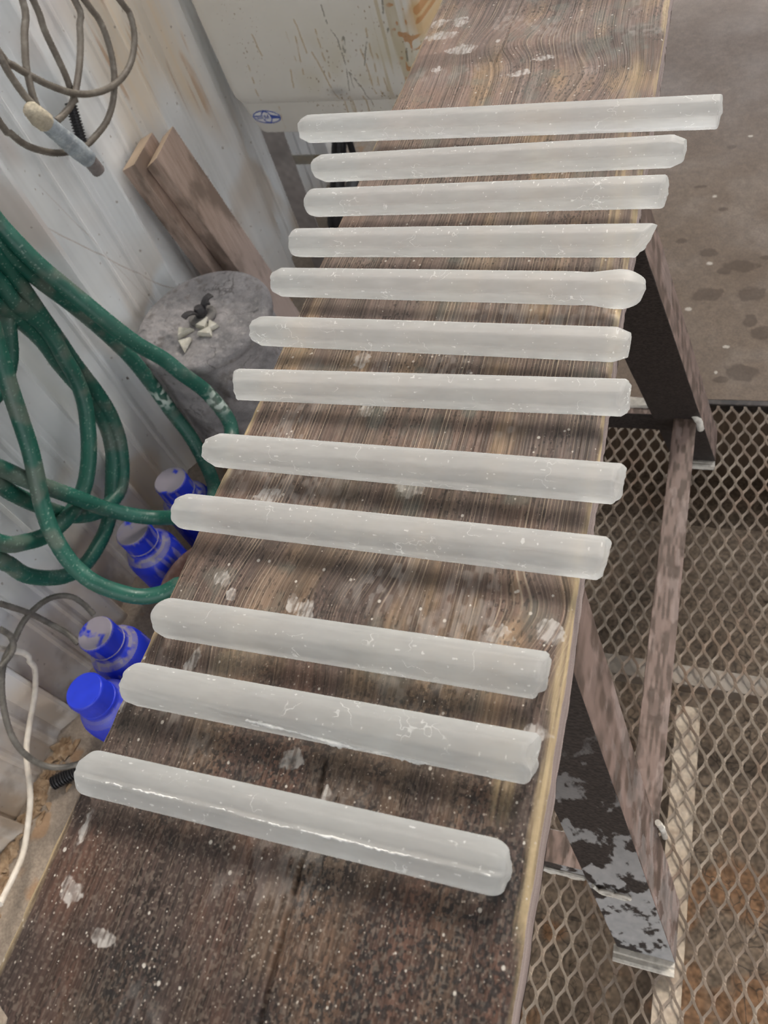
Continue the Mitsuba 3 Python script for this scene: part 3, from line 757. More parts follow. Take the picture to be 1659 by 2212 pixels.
bz = 0.20
for k, mx in enumerate((0, 1)):
    xn, xf = 0.0165, 0.0235
    if mx: xn, xf = 2 * CX - xn, 2 * CX - xf
    s = -1 if mx else 1
    m = along(angle(0.034, 0.005), (xn, leg_at(0, bz)[1] + W_ - 0.002, bz), (xf, leg_at(1, bz)[1] + 0.008, bz), (s, 0, 0), (0, 0, -1))
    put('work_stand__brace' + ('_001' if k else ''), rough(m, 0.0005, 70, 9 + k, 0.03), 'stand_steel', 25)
for k in (0, 1):
    x0, y0 = leg_at(k, bz); yb = y0 + 0.008 if k == 0 else y0 + 0.010
    m = along(angle(0.038, 0.005), (2 * CX - x0 + 0.012, yb + 0.002, bz - 0.006), (x0 - 0.004, yb + 0.002, bz - 0.006), (0, -1, 0), (0, 0, -1))
    m.apply_translation([0, 0.0, 0])
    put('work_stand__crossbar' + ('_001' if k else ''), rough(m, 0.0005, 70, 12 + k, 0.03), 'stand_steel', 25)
    tx, ty = TOPS[k]
    m = along(angle(0.050, 0.006), (2 * CX - tx + 0.004, ty + 0.004, ZT), (tx - 0.006, ty + 0.004, ZT), (0, -1, 0), (0, 0, -1))
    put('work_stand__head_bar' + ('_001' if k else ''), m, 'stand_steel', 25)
    # painted, chalky lip along the crossbar
    yl = yb + 0.002 + (-0.0 if k else 0.0)
    lipy = yb + (0.040 if k else -0.0)
    m = box((0.10, 0.006, 0.010), (x0 - 0.125, yb - 0.0005, bz - 0.040), 0.002) if k == 0 else box((0.150, 0.020, 0.007), (x0 - 0.120, yb + 0.024, bz - 0.004), 0.002)
    put('work_stand__paint_crust' + ('_001' if k else ''), rough(m, 0.0024, 110, 3 + k, 0.005), 'pale_scale', 30)
# weld beads where the brace meets the legs, and the little bent wire left on the crossbar joint
x0, y0 = leg_at(0, bz)
bd = [sweep(spline([(x0 - 0.001, y0 + W_ + 0.001, bz + 0.030), (x0 + 0.004, y0 + W_ + 0.003, bz), (x0 + 0.009, y0 + W_ + 0.002, bz - 0.035)], 0.003), 0.0035, 8)]
put('work_stand__weld_bead', rough(join(*bd), 0.0012, 160, 4), 'pale_scale', 40)
x1, y1 = leg_at(1, bz)
put('work_stand__weld_bead_001', rough(sweep(spline([(x1 - 0.016, y1 + 0.004, bz + 0.012), (x1 - 0.006, y1 - 0.002, bz + 0.004), (x1 + 0.001, y1 - 0.003, bz - 0.020)], 0.003), [0.006] * 5 + [0.006] * 20 if False else 0.0055, 8), 0.0018, 140, 5), 'pale_scale', 40)
lx, ly = leg_at(0, 0.19)
pts = [(lx - 0.066, ly - 0.002, 0.198)]
for cx_ in (-0.050, -0.034):
    for t in np.linspace(0.5, 1.75, 8):
        pts.append((lx + cx_ + 0.009 * math.cos(t * 2 * math.pi), ly - 0.004, 0.186 + 0.010 * math.sin(t * 2 * math.pi)))
put('work_stand__wire_twist', sweep(spline(pts, 0.002), 0.0021, 8), 'pale_scale', 40)

# ------------------------------------------------------------------ grating
tag('floor_grating', 'rusty expanded-metal grating of diamond mesh over the pit beside the plank', 'grating')
SWD, LWD = 0.0234, 0.0500
px_ = SWD / 2
ks = np.arange(int((GX0 + 0.01) / px_), int((GX1 - 0.01) / px_))
yl = np.arange(GY0 + 0.012, GY1 - 0.012, LWD / 10)


def wave(t):
    t = t % 1.0
    return np.interp(t, [0, .10, .40, .60, .90, 1.0], [1, 1, -1, -1, 1, 1])


V, F, base_ = [], [], 0
for k in ks:
    sgn = 1 if k % 2 else -1
    ph = yl / LWD
    x = k * px_ + sgn * (px_ / 2 - 0.0004) * wave(ph) + 0.0006 * (meshkit.noise(np.stack([yl * 20, np.full_like(yl, k * 3.3), yl * 0], -1)) - 0.5)
    slope = np.gradient(wave(ph)) * sgn
    z = -0.0035 + 0.0022 * np.sin(2 * np.pi * ph * 1.0) * sgn + 0.003 * (meshkit.fbm(np.stack([x * 6, yl * 6, yl * 0], -1), 3, 2) - 0.5)
    n = len(yl); hw, ht = 0.00195, 0.0012
    tilt = 0.0011 * np.sign(slope) * (np.abs(slope) > 1e-3)
    ring = np.stack([np.stack([x - hw, yl, z + ht + tilt], 1), np.stack([x - hw, yl, z - ht + tilt], 1), np.stack([x + hw, yl, z - ht - tilt], 1), np.stack([x + hw, yl, z + ht - tilt], 1)], 1)
    V.append(ring.reshape(-1, 3))
    i = np.arange(n - 1)[:, None] * 4; j = np.arange(4)[None]; j1 = (j + 1) % 4
    a, b, c, d = (i + j).ravel(), (i + j1).ravel(), (i + 4 + j1).ravel(), (i + 4 + j).ravel()
    F += [base_ + np.stack([a, b, c], 1), base_ + np.stack([a, c, d], 1)]
    base_ += n * 4
put('floor_grating__mesh_sheet', trimesh.Trimesh(np.vstack(V), np.vstack(F)[:, ::-1], process=False), 'grate_steel')
# nosing angle at the concrete edge and the bearers underneath
put('floor_grating__edge_angle', along(angle(0.011, 0.004, 0.03), (GX0, GY1 - 0.001, 0.0005), (GX1, GY1 - 0.001, 0.0005), (0, 1, 0), (0, 0, -1)), 'edge_steel', 25)
mat('bearer_steel', dirt_mix((0.30, 0.27, 0.235), (0.38, 0.34, 0.30), (0.26, 0.15, 0.08), 16, 0.6), 0.65)
mat('bearer_pale', dirt_mix((0.46, 0.39, 0.31), (0.54, 0.47, 0.39), (0.16, 0.08, 0.045), 34, 0.55), 0.7)
put('floor_grating__bearer', along(angle(0.032, 0.005), (GX0, 0.495, -0.012), (GX1, 0.487, -0.012), (0, -1, 0), (0, 0, -1)), 'bearer_steel', 25)
put('floor_grating__bearer_001', along(angle(0.034, 0.005), (0.060, GY0 + 0.01, -0.010), (0.066, 0.455, -0.010), (1, 0, 0), (0, 0, -1)), 'bearer_pale', 25)
put('floor_grating__bearer_002', along(angle(0.034, 0.005), (-0.30, GY0 + 0.01, -0.010), (-0.30, 1.03, -0.010), (1, 0, 0), (0, 0, -1)), 'bearer_steel', 25)

# ------------------------------------------------------------------ laundry tub behind
tag('laundry_tub', 'stained white plastic laundry tub on grey legs beside the metal wall', 'utility sink')
Q = np.array([-0.948, 1.437, 0]); E1 = np.array([0.9913, -0.1317, 0]); E2 = np.array([0.1317, 0.9913, 0])
TM = np.eye(4); TM[:3, 0], TM[:3, 1], TM[:3, 3] = E1, E2, Q
TW, TD = 0.462, 0.56


def tub_ring(inset, z, r):
    p = rounded(TW / 2, TD / 2, TW / 2 - inset, TD / 2 - inset, r, 9)
    return np.column_stack([p, np.full(len(p), z)])


rings = [tub_ring(0.030, 0.452, 0.03), tub_ring(0.014, 0.456, 0.03), tub_ring(0.006, 0.464, 0.03), tub_ring(0.002, 0.476, 0.03), tub_ring(0.0, 0.492, 0.032), tub_ring(-0.004, 0.64, 0.034), tub_ring(-0.008, 0.82, 0.036),
         tub_ring(-0.020, 0.824, 0.04), tub_ring(-0.022, 0.832, 0.04), tub_ring(-0.022, 0.855, 0.04), tub_ring(-0.016, 0.860, 0.04), tub_ring(0.03, 0.860, 0.05), tub_ring(0.045, 0.850, 0.05), tub_ring(0.055, 0.60, 0.06), tub_ring(0.075, 0.50, 0.06), tub_ring(0.11, 0.485, 0.05)]
m = loft(rings); m.apply_transform(TM)
put('laundry_tub__basin', m, 'tub_plastic', 32)
# skirt: a hollow band under the basin, drawn in and slanting to its lower corner
out_ = [(0.010, 0.470), (0.0115, 0.452), (0.022, 0.392), (0.026, 0.386)]; in_ = [(0.036, 0.386), (0.034, 0.470)]
rings = [tub_ring(i_, z_, 0.022) for i_, z_ in out_ + in_] + [tub_ring(0.010, 0.470, 0.022)]
m = loft(rings); m.faces = m.faces[:-2 * len(rings[0])]; m.remove_unreferenced_vertices(); m.invert(); m.apply_transform(TM)
put('laundry_tub__skirt', m, 'tub_plastic', 32)
for k, (u_, v_, sx, sy) in enumerate(((0.028, 0.028, 1, 1), (TW - 0.028, 0.028, -1, 1), (0.028, TD - 0.028, 1, -1), (TW - 0.028, TD - 0.028, -1, -1))):
    pl = Polygon([(0, 0), (0.056, 0), (0.056, 0.003), (0.003, 0.003), (0.003, 0.050), (0, 0.050)])
    A = Q + E1 * u_ + E2 * v_
    m = along(pl, A + [0, 0, 0.001], A + [0, 0, 0.45], E1 * sx, E2 * sy)
    put('laundry_tub__leg' + (f'_{k:03d}' if k else ''), m, 'leg_grey', False)
# oval printed badge on the skirt
oc = Q + E1 * 0.068 + E2 * 0.0156 + np.array([0, 0, 0.427]); tilt = np.array([0, 0, 1.0]) * 0.985 + E2 * -0.17


def badge(poly_, d, key, mt):
    if poly_.geom_type != 'Polygon':
        parts = [g_ for g_ in poly_.geoms if g_.area > 1e-8]
    else:
        parts = [poly_]
    ms = []
    for g_ in parts:
        ms.append(along(g_, oc - E2 * (0.0006 + d), oc - E2 * (0.0002 + d) + E2 * 0.006, E1, tilt))
    put(key, join(*ms), mt)


el = lambda a_, b_: affinity.scale(Point(0, 0).buffer(1, quad_segs=24), a_, b_)
outer, inner = el(0.0350, 0.0160), el(0.0328, 0.0138)
band = sbox(-0.033, -0.0042, -0.008, 0.0036).intersection(inner)
wedge = Polygon([(0.004, 0.008), (0.022, 0.0035), (0.034, 0.001), (0.034, -0.0045), (0.020, -0.0035), (0.004, -0.006)]).intersection(outer)
circ, circ2 = affinity.rotate(el(0.0125, 0.0148), 0), el(0.0102, 0.0122)
blue = outer.difference(inner).union(band).union(wedge).union(circ).difference(circ2)
badge(outer, 0.0000, 'laundry_tub__badge', 'logo_white')
badge(blue, 0.0005, 'laundry_tub__badge__print', 'logo_blue')


def lettering(text, h, at, key, mt, d, bold=True, tall=1.0):
    t_ = meshkit.text_mesh(text, h, 0.0004, bold)
    c_ = (t_.bounds[0] + t_.bounds[1]) / 2
    v_ = np.array(t_.vertices) - [c_[0], c_[1], 0]
    t_.vertices = oc + np.outer(v_[:, 0] + at[0], E1) + np.outer(v_[:, 1] * tall + at[1], tilt) - np.outer(v_[:, 2] + d, E2)
    put(key, t_, mt)


lettering('M', 0.0105, (0, 0), 'laundry_tub__badge__monogram', 'logo_blue', 0.0009, False)
lettering('MUSTEE', 0.0042, (-0.0198, -0.0003), 'laundry_tub__badge__lettering', 'logo_white', 0.0013)
labels['laundry_tub__badge'] = {'label': 'small oval blue and white printed badge'}

put('grey_pipe', sweep(np.array([(x_, 1.556 - 0.13 * (x_ + 0.9), 0.256 + 0.001 * i_) for i_, x_ in enumerate(np.linspace(-0.955, -0.50, 8))]), 0.0105, 16), 'pipe_grey', 40, 'grey pipe running level under the white laundry tub, behind its front leg', 'pipe')
hub = np.array([-0.800, 1.63, 0.290])
hw = [sweep(np.array([hub + [0, 0, -0.10], hub + [0, 0, 0.012]]), 0.008, 14)]
for a_ in (200, 320, 80):
    d_ = np.array([math.cos(math.radians(a_)), math.sin(math.radians(a_)), 0.06])
    hw.append(sweep(spline([hub, hub + d_ * 0.03 + [0, 0, 0.004], hub + d_ * 0.055], 0.006), [0.0065] * 1 + [0.0065] * 50 if False else 0.0062, 12))
put('valve_handle', join(*hw), 'black_plastic', 40, 'black three-armed valve handle under the laundry tub, just beyond the farthest rods', 'valve handle')
put('blue_bucket', lathe([(0.088, 0.002), (0.092, 0.006), (0.112, 0.27), (0.118, 0.272), (0.118, 0.285), (0.110, 0.287), (0.107, 0.275), (0.088, 0.02), (0.02, 0.012)], (-0.620, 1.74, 0), 40), 'bucket_blue', 35, 'dark blue bucket in the shade under the laundry tub, partly behind the plank', 'bucket')
put('drain_hose', sweep(spline([(-0.835, 1.72, 0.448), (-0.835, 1.70, 0.30), (-0.86, 1.62, 0.15), (-0.885, 1.58, 0.06), (-0.885, 1.60, 0.022), (-0.90, 1.68, 0.021), (-0.92, 1.85, 0.021)], 0.012), 0.019, 16), 'black_plastic', 40, 'black drain hose hanging below the laundry tub, between the far rods', 'hose')

# ------------------------------------------------------------------ leaning lumber
def lumber(key, fold_top, fold_bot, w, t, cut, lab):
    A, B = np.array(fold_bot, float), np.array(fold_top, float)
    u = (B - A) / np.linalg.norm(B - A)
    b = np.array([0.06, 1.0, 0.0]); b -= u * (b @ u); b /= np.linalg.norm(b)
    n = np.cross(b, u)            # faces the room (+x)
    if n[0] < 0: n = -n
    p = Polygon([(0, 0), (w, 0), (w, -t), (0, -t)]).buffer(-0.002).buffer(0.002, quad_segs=3)
    m = along(p, A, B, b, n)
    v = np.array(m.vertices); up = (v - A) @ u > 0.3
    v[up] -= np.outer(-((v[up] - B) @ n) * cut, u)
    m.vertices = v
    put(key, rough(m, 0.0006, 40, 3, 0.03), 'lumber', 25, lab, 'lumber')


lumber('wood_stud', (-0.925, 1.110, 0.551), (-0.885, 1.190, 0.004), 0.082, 0.038, 0.48, 'weathered sawn wooden stud leaning on the metal wall in front of another stud')
lumber('wood_stud_001', (-0.966, 1.094, 0.552), (-0.926, 1.158, 0.004), 0.085, 0.038, 0.28, 'wooden stud half hidden behind the other one, its cut end against the metal wall')

# ------------------------------------------------------------------ slurry barrel with lid
BC = np.array([-0.845, 0.915, 0])
tag('slurry_barrel', 'round grey barrel caked in dried slurry, lid held by a black wing knob', 'barrel')
pf = [(0.118, 0.060), (0.124, 0.066), (0.126, 0.10), (0.128, 0.105), (0.128, 0.125), (0.126, 0.13), (0.127, 0.24), (0.126, 0.30), (0.122, 0.322), (0.115, 0.328)]
put('slurry_barrel__body', rough(lathe(pf, BC, 72), 0.0016, 30, 6, 0.012), 'slurry_grey', 50)
put('slurry_barrel__base', join(lathe([(0.085, 0.001), (0.088, 0.004), (0.088, 0.058), (0.083, 0.061)], BC, 40)), 'rubber_black', 35)
N = 64
lid = [(0.120, 0.326), (0.129, 0.327), (0.1335, 0.331), (0.1345, 0.338), (0.1325, 0.345), (0.127, 0.3495), (0.118, 0.3505)] + [(r_, 0.3505) for r_ in np.linspace(0.112, 0.004, 26)]
m = lathe(lid, BC, 128)
v = np.array(m.vertices); topm = v[:, 2] > 0.348
rr = np.linalg.norm(v[:, :2] - BC[:2], axis=1)
dz = 0.015 * (meshkit.fbm(v * 24 + 3, 4, 8) - 0.5) + 0.006 * (meshkit.fbm(v * 90, 3, 2) - 0.5)
dz += -0.006 * np.exp(-((v[:, 0] - BC[0] - 0.065) ** 2 + (v[:, 1] - BC[1] - 0.045) ** 2) / 0.0014)
v[:, 2] += np.where(topm, dz * np.clip((0.128 - rr) / 0.02, 0, 1) + 0.002, 0.6 * dz)
m.vertices = v
put('slurry_barrel__lid', m, 'slurry_grey', 50)
KN = BC + [0.008, -0.004, 0.350]
put('slurry_barrel__washer', lathe([(0.006, 0.0), (0.026, 0.0), (0.027, 0.0015), (0.027, 0.004), (0.026, 0.0055), (0.010, 0.006)], KN + [0, 0, 0.0045], 40), 'washer_grey', 35)
kn = [lathe([(0.011, 0.0), (0.0115, 0.014), (0.010, 0.014), (0.009, 0.020), (0.0075, 0.0225)], KN + [0, 0, 0.006], 24)]
for s, a_ in ((1, 62), (-1, 62)):
    d_ = s * np.array([math.cos(math.radians(a_)), math.sin(math.radians(a_)), 0]); nrm = np.array([-d_[1], d_[0], 0])
    path = spline([KN + d_ * 0.006 + [0, 0, 0.016], KN + d_ * 0.014 + [0, 0, 0.026], KN + d_ * 0.024 + [0, 0, 0.031], KN + d_ * 0.034 + [0, 0, 0.030]], 0.003)
    tt = np.gradient(path, axis=0); tt /= np.linalg.norm(tt, axis=1, keepdims=True)
    rg = []
    for P_, t_ in zip(path, tt):
        up_ = np.cross(nrm, t_); up_ *= np.sign(up_[2])
        rg.append(np.array([P_ + a1 * nrm * 0.0075 + a2 * up_ * 0.0022 for a1, a2 in ((1, .6), (.8, 1), (-.8, 1), (-1, .6), (-1, -.6), (-.8, -1), (.8, -1), (1, -.6))]))
    kn.append(loft(rg))
kn.append(lathe([(0.0062, 0), (0.0066, 0.002), (0.0066, 0.007), (0.005, 0.0085)], KN + [-0.004, 0.030, 0.006], 12))
put('slurry_barrel__wing_knob', join(*kn), 'rubber_black', 35)
for i, (dx, dy, s, a_, lab) in enumerate(((-0.015, -0.046, .021, 20, 'pale stone chip on the barrel lid, leftmost of the middle ones, a triangle'), (0.020, -0.027, .019, 75, 'pale stone chip on the barrel lid nearest the wing knob'),
        (0.041, -0.030, .018, 130, 'pale stone chip on the barrel lid, rightmost, half under another chip'), (0.036, -0.046, .019, 200, 'wedge-shaped pale stone chip on the barrel lid against the rightmost chip'), (0.001, -0.075, .021, 290, 'pale stone chip lying alone nearest the rim of the barrel lid'))):
    r3 = np.random.default_rng(40 + i)
    tri = np.array([[math.cos(math.radians(a_ + t_)), math.sin(math.radians(a_ + t_))] for t_ in (0, 125, 235)]) * s * np.array([[1.0], [0.78], [0.72]])
    pts = [np.r_[p_ * k_ + r3.normal(0, 0.0007, 2), z_] for p_ in tri for k_, z_ in ((1, 0.001), (1.0, 0.005), (0.82, 0.0095))]
    m = trimesh.convex.convex_hull(np.array(pts)); m = rough(m, 0.0007, 150, i, 0.004)
    m.apply_translation(BC + [dx, dy, 0.3525])
    put('stone_chip' + (f'_{i:03d}' if i else ''), m, 'pale_stone', 40, lab, 'stone', 'stone chips on the barrel lid')

# ------------------------------------------------------------------ blue bottles by the wall
def bottle(i, x, y, h, clean, lab):
    key = 'blue_bottle' + (f'_{i:03d}' if i else '')
    tag(key, lab, 'bottle', 'blue plastic bottles along the foot of the wall')
    b = [(0.040, 0.001), (0.046, 0.003), (0.049, 0.009), (0.049, 0.118), (0.0478, 0.128), (0.044, 0.139), (0.038, 0.147), (0.0335, 0.151), (0.0315, 0.155), (0.0305, 0.170)]
    put(key + '__body', lathe([(r_, z_ * h / 0.2) for r_, z_ in b], (x, y, 0), 56), 'bottle_clean' if clean else 'bottle_dusty', 40)
    c = [(0.0318, 0.1565), (0.0330, 0.158), (0.0330, 0.163), (0.0318, 0.164), (0.0318, 0.196), (0.0305, 0.1990), (0.029, 0.2), (0.001, 0.2002)]
    n = 72
    th = np.arange(n) / n * 2 * np.pi
    rg = []
    for r_, z_ in c:
        rib = 1 + (0.012 * (np.cos(th * 36) > 0) if 0.164 < z_ < 0.197 else 0)
        rg.append(np.stack([x + r_ * rib * np.cos(th), y + r_ * rib * np.sin(th), np.full(n, z_ * h / 0.2)], 1))
    put(key + '__cap', loft(rg), 'cap_clean' if clean else 'bottle_dusty', 30)


bottle(0, -0.837, 0.241, 0.200, True, 'blue plastic bottle with a clean bright blue cap, nearest of the four by the wall')
bottle(1, -0.869, 0.336, 0.200, False, 'dusty blue bottle second nearest, close behind the clean-capped one')
bottle(2, -0.898, 0.534, 0.200, False, 'dusty blue bottle third from the near end, between two loops of the green hose')
bottle(3, -0.872, 0.648, 0.200, False, 'farthest dusty blue bottle, in front of the barrel and partly behind the green hose')
put('brown_pot', lathe([(0.075, 0.002), (0.080, 0.006), (0.104, 0.122), (0.1075, 0.124), (0.1085, 0.129), (0.1075, 0.134), (0.104, 0.1345), (0.1005, 0.130), (0.099, 0.120), (0.076, 0.012), (0.01, 0.008)], (-0.733, 0.475, 0), 64), 'pot_brown', 40,
    'brown plastic pot mostly hidden under the plank, beside the third blue bottle', 'pot')

# ------------------------------------------------------------------ hoses and cables on the wall
PATH = dict(
    H1=[(-0.93,0.737,0.688),(-0.918,0.732,0.663),(-0.907,0.731,0.624),(-0.892,0.734,0.581),(-0.873,0.734,0.541),(-0.854,0.735,0.498),(-0.838,0.742,0.451),(-0.822,0.757,0.403),(-0.807,0.759,0.367),(-0.792,0.769,0.315),(-0.776,0.764,0.271),(-0.765,0.752,0.243),(-0.758,0.732,0.234),(-0.75,0.707,0.229)],
    H2=[(-0.94,0.723,0.665),(-0.936,0.728,0.63),(-0.932,0.739,0.582),(-0.928,0.754,0.529),(-0.925,0.767,0.476),(-0.921,0.775,0.429),(-0.914,0.779,0.379),(-0.906,0.776,0.316),(-0.896,0.768,0.245),(-0.877,0.754,0.197),(-0.858,0.73,0.153),(-0.836,0.701,0.134),(-0.813,0.671,0.143),(-0.79,0.633,0.153)],
    H3=[(-0.945,0.712,0.65),(-0.946,0.714,0.634),(-0.947,0.713,0.605),(-0.949,0.71,0.554),(-0.95,0.707,0.5),(-0.951,0.703,0.444),(-0.952,0.702,0.374),(-0.953,0.695,0.321),(-0.954,0.675,0.272),(-0.956,0.639,0.229),(-0.957,0.608,0.212),(-0.958,0.578,0.216),(-0.959,0.544,0.233),(-0.96,0.511,0.271),(-0.96,0.492,0.311),(-0.96,0.476,0.359),(-0.96,0.466,0.397),(-0.96,0.461,0.433)],
    H5=[(-0.965,0.673,0.596),(-0.965,0.687,0.547),(-0.965,0.693,0.503),(-0.965,0.69,0.466),(-0.965,0.69,0.434),(-0.965,0.691,0.4),(-0.965,0.69,0.345),(-0.965,0.679,0.301),(-0.965,0.654,0.262),(-0.965,0.617,0.232),(-0.965,0.587,0.21),(-0.965,0.558,0.194),(-0.965,0.521,0.186),(-0.962,0.462,0.194),(-0.96,0.423,0.22),(-0.957,0.395,0.259),(-0.955,0.374,0.307),(-0.953,0.37,0.349),(-0.95,0.366,0.37)],
    H4=[(-0.955,0.692,0.623),(-0.952,0.687,0.594),(-0.949,0.698,0.544),(-0.945,0.697,0.508),(-0.942,0.687,0.47),(-0.94,0.679,0.437),(-0.939,0.661,0.397),(-0.938,0.628,0.36),(-0.936,0.591,0.331),(-0.935,0.55,0.311),(-0.935,0.512,0.306),(-0.935,0.476,0.312),(-0.935,0.438,0.329),(-0.935,0.407,0.358),(-0.935,0.38,0.399)],
    H6=[(-0.97,0.688,0.584),(-0.97,0.671,0.572),(-0.97,0.649,0.55),(-0.97,0.628,0.532),(-0.97,0.602,0.521),(-0.97,0.58,0.516)],
    H7=[(-0.92,0.586,0.579),(-0.918,0.564,0.545),(-0.916,0.54,0.504),(-0.914,0.513,0.459),(-0.912,0.487,0.425),(-0.91,0.459,0.39),(-0.898,0.433,0.364),(-0.882,0.412,0.339),(-0.865,0.397,0.314),(-0.838,0.386,0.29),(-0.811,0.388,0.261),(-0.782,0.395,0.239),(-0.751,0.411,0.23),(-0.72,0.431,0.23)],
    H8=[(-0.945,0.473,0.461),(-0.935,0.481,0.425),(-0.925,0.496,0.379),(-0.913,0.511,0.331),(-0.9,0.529,0.274),(-0.87,0.546,0.232),(-0.84,0.559,0.212),(-0.8,0.56,0.22),(-0.76,0.569,0.222)],
    K1=[(-0.95,1.036,0.851),(-0.948,1,0.82),(-0.946,0.969,0.794),(-0.944,0.953,0.775),(-0.942,0.942,0.76),(-0.94,0.934,0.742)],
    K2=[(-0.955,1.062,0.84),(-0.957,1.053,0.801),(-0.959,1.05,0.764),(-0.961,1.048,0.736),(-0.963,1.044,0.716),(-0.965,1.041,0.697)],
    K3=[(-0.96,1.154,0.799),(-0.958,1.132,0.77),(-0.955,1.1,0.746),(-0.952,1.061,0.725),(-0.95,1.02,0.709),(-0.948,0.985,0.708),(-0.945,0.958,0.712)],
    K4=[(-0.95,1.164,0.793),(-0.951,1.175,0.76),(-0.952,1.172,0.728),(-0.952,1.153,0.693),(-0.953,1.118,0.662),(-0.954,1.077,0.646),(-0.955,1.035,0.644),(-0.956,0.998,0.648),(-0.957,0.953,0.665),(-0.958,0.922,0.685),(-0.958,0.891,0.716),(-0.959,0.879,0.743),(-0.96,0.874,0.762)],
    K5=[(-0.945,1.241,0.758),(-0.945,1.25,0.732),(-0.945,1.236,0.704),(-0.945,1.203,0.683),(-0.945,1.162,0.675),(-0.945,1.113,0.68),(-0.945,1.068,0.695),(-0.945,1.028,0.717),(-0.945,0.991,0.749),(-0.945,0.964,0.779),(-0.945,0.945,0.804),(-0.945,0.934,0.827)],
    K6=[(-0.94,0.926,0.826),(-0.939,0.923,0.798),(-0.938,0.925,0.769),(-0.936,0.931,0.744),(-0.935,0.928,0.734)],
    L1=[(-0.97,0.319,0.309),(-0.97,0.333,0.25),(-0.97,0.34,0.195),(-0.95,0.337,0.169),(-0.93,0.328,0.155)],
    L2=[(-0.93,0.384,0.153),(-0.942,0.392,0.172),(-0.954,0.394,0.194),(-0.965,0.387,0.209),(-0.97,0.369,0.227),(-0.97,0.342,0.242),(-0.97,0.313,0.249),(-0.969,0.279,0.247),(-0.966,0.256,0.25),(-0.964,0.232,0.242),(-0.961,0.203,0.223),(-0.953,0.175,0.201),(-0.944,0.153,0.178),(-0.935,0.138,0.148),(-0.922,0.132,0.114),(-0.901,0.137,0.095),(-0.881,0.151,0.081),(-0.86,0.161,0.089)],
    L3=[(-0.96,0.284,0.293),(-0.96,0.284,0.268),(-0.96,0.275,0.253),(-0.96,0.26,0.249),(-0.96,0.235,0.255)],
    Wc=[(-0.985,0.281,0.2),(-0.985,0.275,0.181),(-0.985,0.27,0.162),(-0.983,0.252,0.148),(-0.977,0.228,0.139),(-0.971,0.191,0.129),(-0.961,0.154,0.121),(-0.949,0.128,0.114),(-0.938,0.088,0.087),(-0.931,0.046,0.068),(-0.923,0.005,0.058),(-0.915,-0.027,0.065),(-0.908,-0.055,0.074),(-0.9,-0.069,0.084)])
HOOK = [(-0.935, 0.52, 0.945), (-0.93, 0.60, 0.945)]
EXT = {'H1': [(-0.93, 0.60, 0.951), (-0.935, 0.69, 0.86), (-0.935, 0.735, 0.75)], 'H2': [(-0.945, 0.58, 0.950), (-0.945, 0.66, 0.86), (-0.945, 0.715, 0.73)],
       'H3': [(-0.92, 0.57, 0.951), (-0.935, 0.65, 0.85), (-0.94, 0.705, 0.71)], 'H4': [(-0.955, 0.55, 0.950), (-0.96, 0.62, 0.83), (-0.957, 0.68, 0.69)],
       'H5': [(-0.97, 0.54, 0.950), (-0.97, 0.58, 0.80), (-0.967, 0.63, 0.68)], 'H6': [(-0.975, 0.57, 0.95), (-0.975, 0.64, 0.85), (-0.972, 0.68, 0.70)],
       'H7': [(-0.91, 0.56, 0.950), (-0.918, 0.61, 0.80), (-0.92, 0.625, 0.66)], 'H8': [(-0.93, 0.53, 0.950), (-0.945, 0.42, 0.80), (-0.945, 0.43, 0.58)]}
TAIL = {'H3': [(-0.96, 0.46, 0.55), (-0.96, 0.47, 0.75), (-0.95, 0.54, 0.952)], 'H4': [(-0.945, 0.375, 0.48), (-0.955, 0.38, 0.70), (-0.935, 0.51, 0.952)],
        'H5': [(-0.96, 0.365, 0.48), (-0.965, 0.36, 0.72), (-0.96, 0.50, 0.950)], 'H6': [(-0.972, 0.50, 0.54), (-0.972, 0.44, 0.66), (-0.972, 0.50, 0.94)],
        'H1': [(-0.72, 0.66, 0.17), (-0.66, 0.62, 0.08), (-0.55, 0.60, 0.0145)], 'H2': [(-0.74, 0.60, 0.13), (-0.68, 0.56, 0.145), (-0.56, 0.54, 0.05), (-0.50, 0.5, 0.0145)],
        'H7': [(-0.66, 0.40, 0.22), (-0.58, 0.36, 0.16), (-0.50, 0.34, 0.0145)], 'H8': [(-0.70, 0.53, 0.19), (-0.62, 0.50, 0.17), (-0.56, 0.46, 0.10), (-0.5, 0.42, 0.0145)]}
full = {k: EXT.get(k, []) + list(PATH[k]) + TAIL.get(k, []) for k in EXT}
# under the plank the strands turn back on the floor: H1 into H2, H8 into H7
runs = [full['H1'] + [(-0.47, 0.585, 0.0145), (-0.44, 0.545, 0.0145), (-0.455, 0.51, 0.0145)] + full['H2'][::-1],
        full['H8'] + [(-0.46, 0.405, 0.0145), (-0.445, 0.37, 0.0145), (-0.465, 0.345, 0.0145)] + full['H7'][::-1]] + [full[k] for k in ('H3', 'H5', 'H4', 'H6')]
hs = [sweep(spline(r_, 0.010), 0.0132, 16) for r_ in runs]
put('green_hose', join(*hs), 'hose_green', 60, 'dusty green garden hose hanging in loose coils on the white metal wall', 'hose')

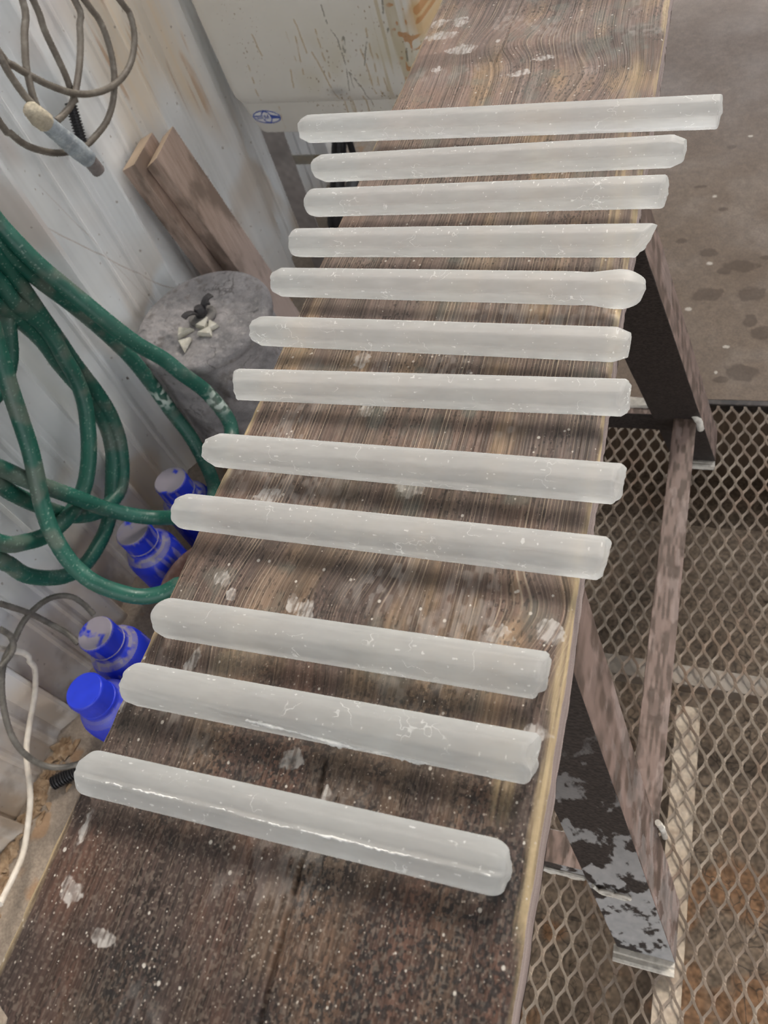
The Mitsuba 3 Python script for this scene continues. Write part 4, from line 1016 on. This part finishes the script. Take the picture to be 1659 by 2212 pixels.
UP = {'K1': [(-0.95, 1.03, 1.082), (-0.95, 1.045, 0.95)], 'K2': [(-0.955, 1.04, 1.082), (-0.955, 1.065, 0.95)], 'K3': [(-0.96, 1.045, 1.082), (-0.96, 1.12, 0.95)],
      'K4': [(-0.945, 1.05, 1.082), (-0.95, 1.12, 0.97)], 'K5': [(-0.94, 1.06, 1.082), (-0.945, 1.18, 0.94)], 'K6': [(-0.95, 1.02, 1.082), (-0.95, 0.955, 0.98)]}
DOWN_ = {'K4': [(-0.95, 0.88, 0.90), (-0.95, 0.98, 1.07)], 'K5': [(-0.945, 0.94, 0.93), (-0.945, 1.00, 1.08)]}
cs = [sweep(spline(UP.get(k, []) + list(PATH[k]) + DOWN_.get(k, []), 0.008), 0.0053, 12) for k in ('K1', 'K2', 'K3', 'K4', 'K5', 'K6')]
tag('spray_wand', 'grey cable looped on the wall, ending in a grey tape-wrapped wand, top left', 'wand')
put('spray_wand__cable', join(*cs), 'cable_grey', 60)
A, B, Cc, D = np.array([-.928, .927, .752]), np.array([-.928, .920, .734]), np.array([-.928, .961, .645]), np.array([-.928, .966, .619])
P_ = spline([B, B + (Cc - B) * 0.3, B + (Cc - B) * 0.7, Cc], 0.004)
put('spray_wand__grip', rough(sweep(P_, np.interp(np.linspace(0, 1, len(P_)), [0, .3, .7, 1], [0.0125, 0.0135, 0.0155, 0.0135]), 20), 0.0010, 90, 3), 'wand_grey', 50)
put('spray_wand__nozzle', sweep(np.array([Cc + (B - Cc) * 0.05, Cc, D + (Cc - D) * 0.08, D]), [0.0115, 0.0118, 0.0112, 0.0100], 20), 'wand_tip', 40)
axw = (B - Cc) / np.linalg.norm(B - Cc)
P_ = np.array([B - axw * 0.006, B - axw * 0.002, B + axw * 0.010, B + axw * 0.026, B + axw * 0.030])
put('spray_wand__tape_collar', rough(sweep(P_, [0.0128, 0.0148, 0.0150, 0.0122, 0.0095], 22), 0.0022, 120, 6), 'tape_cream', 50)
A, B = np.array([-.965, 1.030, .703]), np.array([-.962, 1.000, .645])
P_ = np.array([A + (B - A) * t_ for t_ in np.linspace(0, 1, 61)])
put('spray_wand__strain_relief', sweep(P_, 0.0085 + 0.0014 * np.sign(np.sin(np.linspace(0, 30 * math.pi, 61))), 14), 'black_plastic')

tag('dark_cable', 'thin dark grey cable looping down the wall beside the blue bottles, lower left', 'cable')
put('dark_cable__cord', join(*[sweep(spline(list(PATH[k]), 0.008), 0.0050, 12) for k in ('L1', 'L2', 'L3')]), 'cable_dark', 60)
A, B = np.array([-.964, .119, .016]), np.array([-.895, .176, .016])
P_ = np.array([A + (B - A) * t_ for t_ in np.linspace(0, 1, 81)])
put('dark_cable__strain_relief', sweep(P_, 0.0105 + 0.0018 * np.sign(np.sin(np.linspace(0, 36 * math.pi, 81))), 14), 'black_plastic')
put('white_cable', sweep(spline([(-0.985, 0.25, 0.30)] + list(PATH['Wc']), 0.008), 0.0048, 12), 'cable_white', 60, 'thin off-white cable hanging down the dirty wall foot at the lower left corner', 'cable')
mat('rubble_brown', dirt_mix((0.20, 0.13, 0.075), (0.30, 0.21, 0.13), (0.42, 0.34, 0.25), 60, 0.6), 0.85)
rb = []
for i in range(150):
    r3 = np.random.default_rng(200 + i)
    s = r3.uniform(0.002, 0.007)
    m = trimesh.convex.convex_hull(r3.normal(0, 1, (14, 3)) * s * np.array([0.8, 1.1, 0.45]))
    y_ = r3.uniform(-0.10, 0.20); m.apply_translation([-1.006 + abs(r3.normal(0, 0.018)) + s * 0.5, y_, s * 0.35]); rb.append(m)
put('rubble', join(*rb), 'rubble_brown', False, 'brown crumbs and chips gathered along the foot of the wall, lower left', 'rubble', kind='stuff')
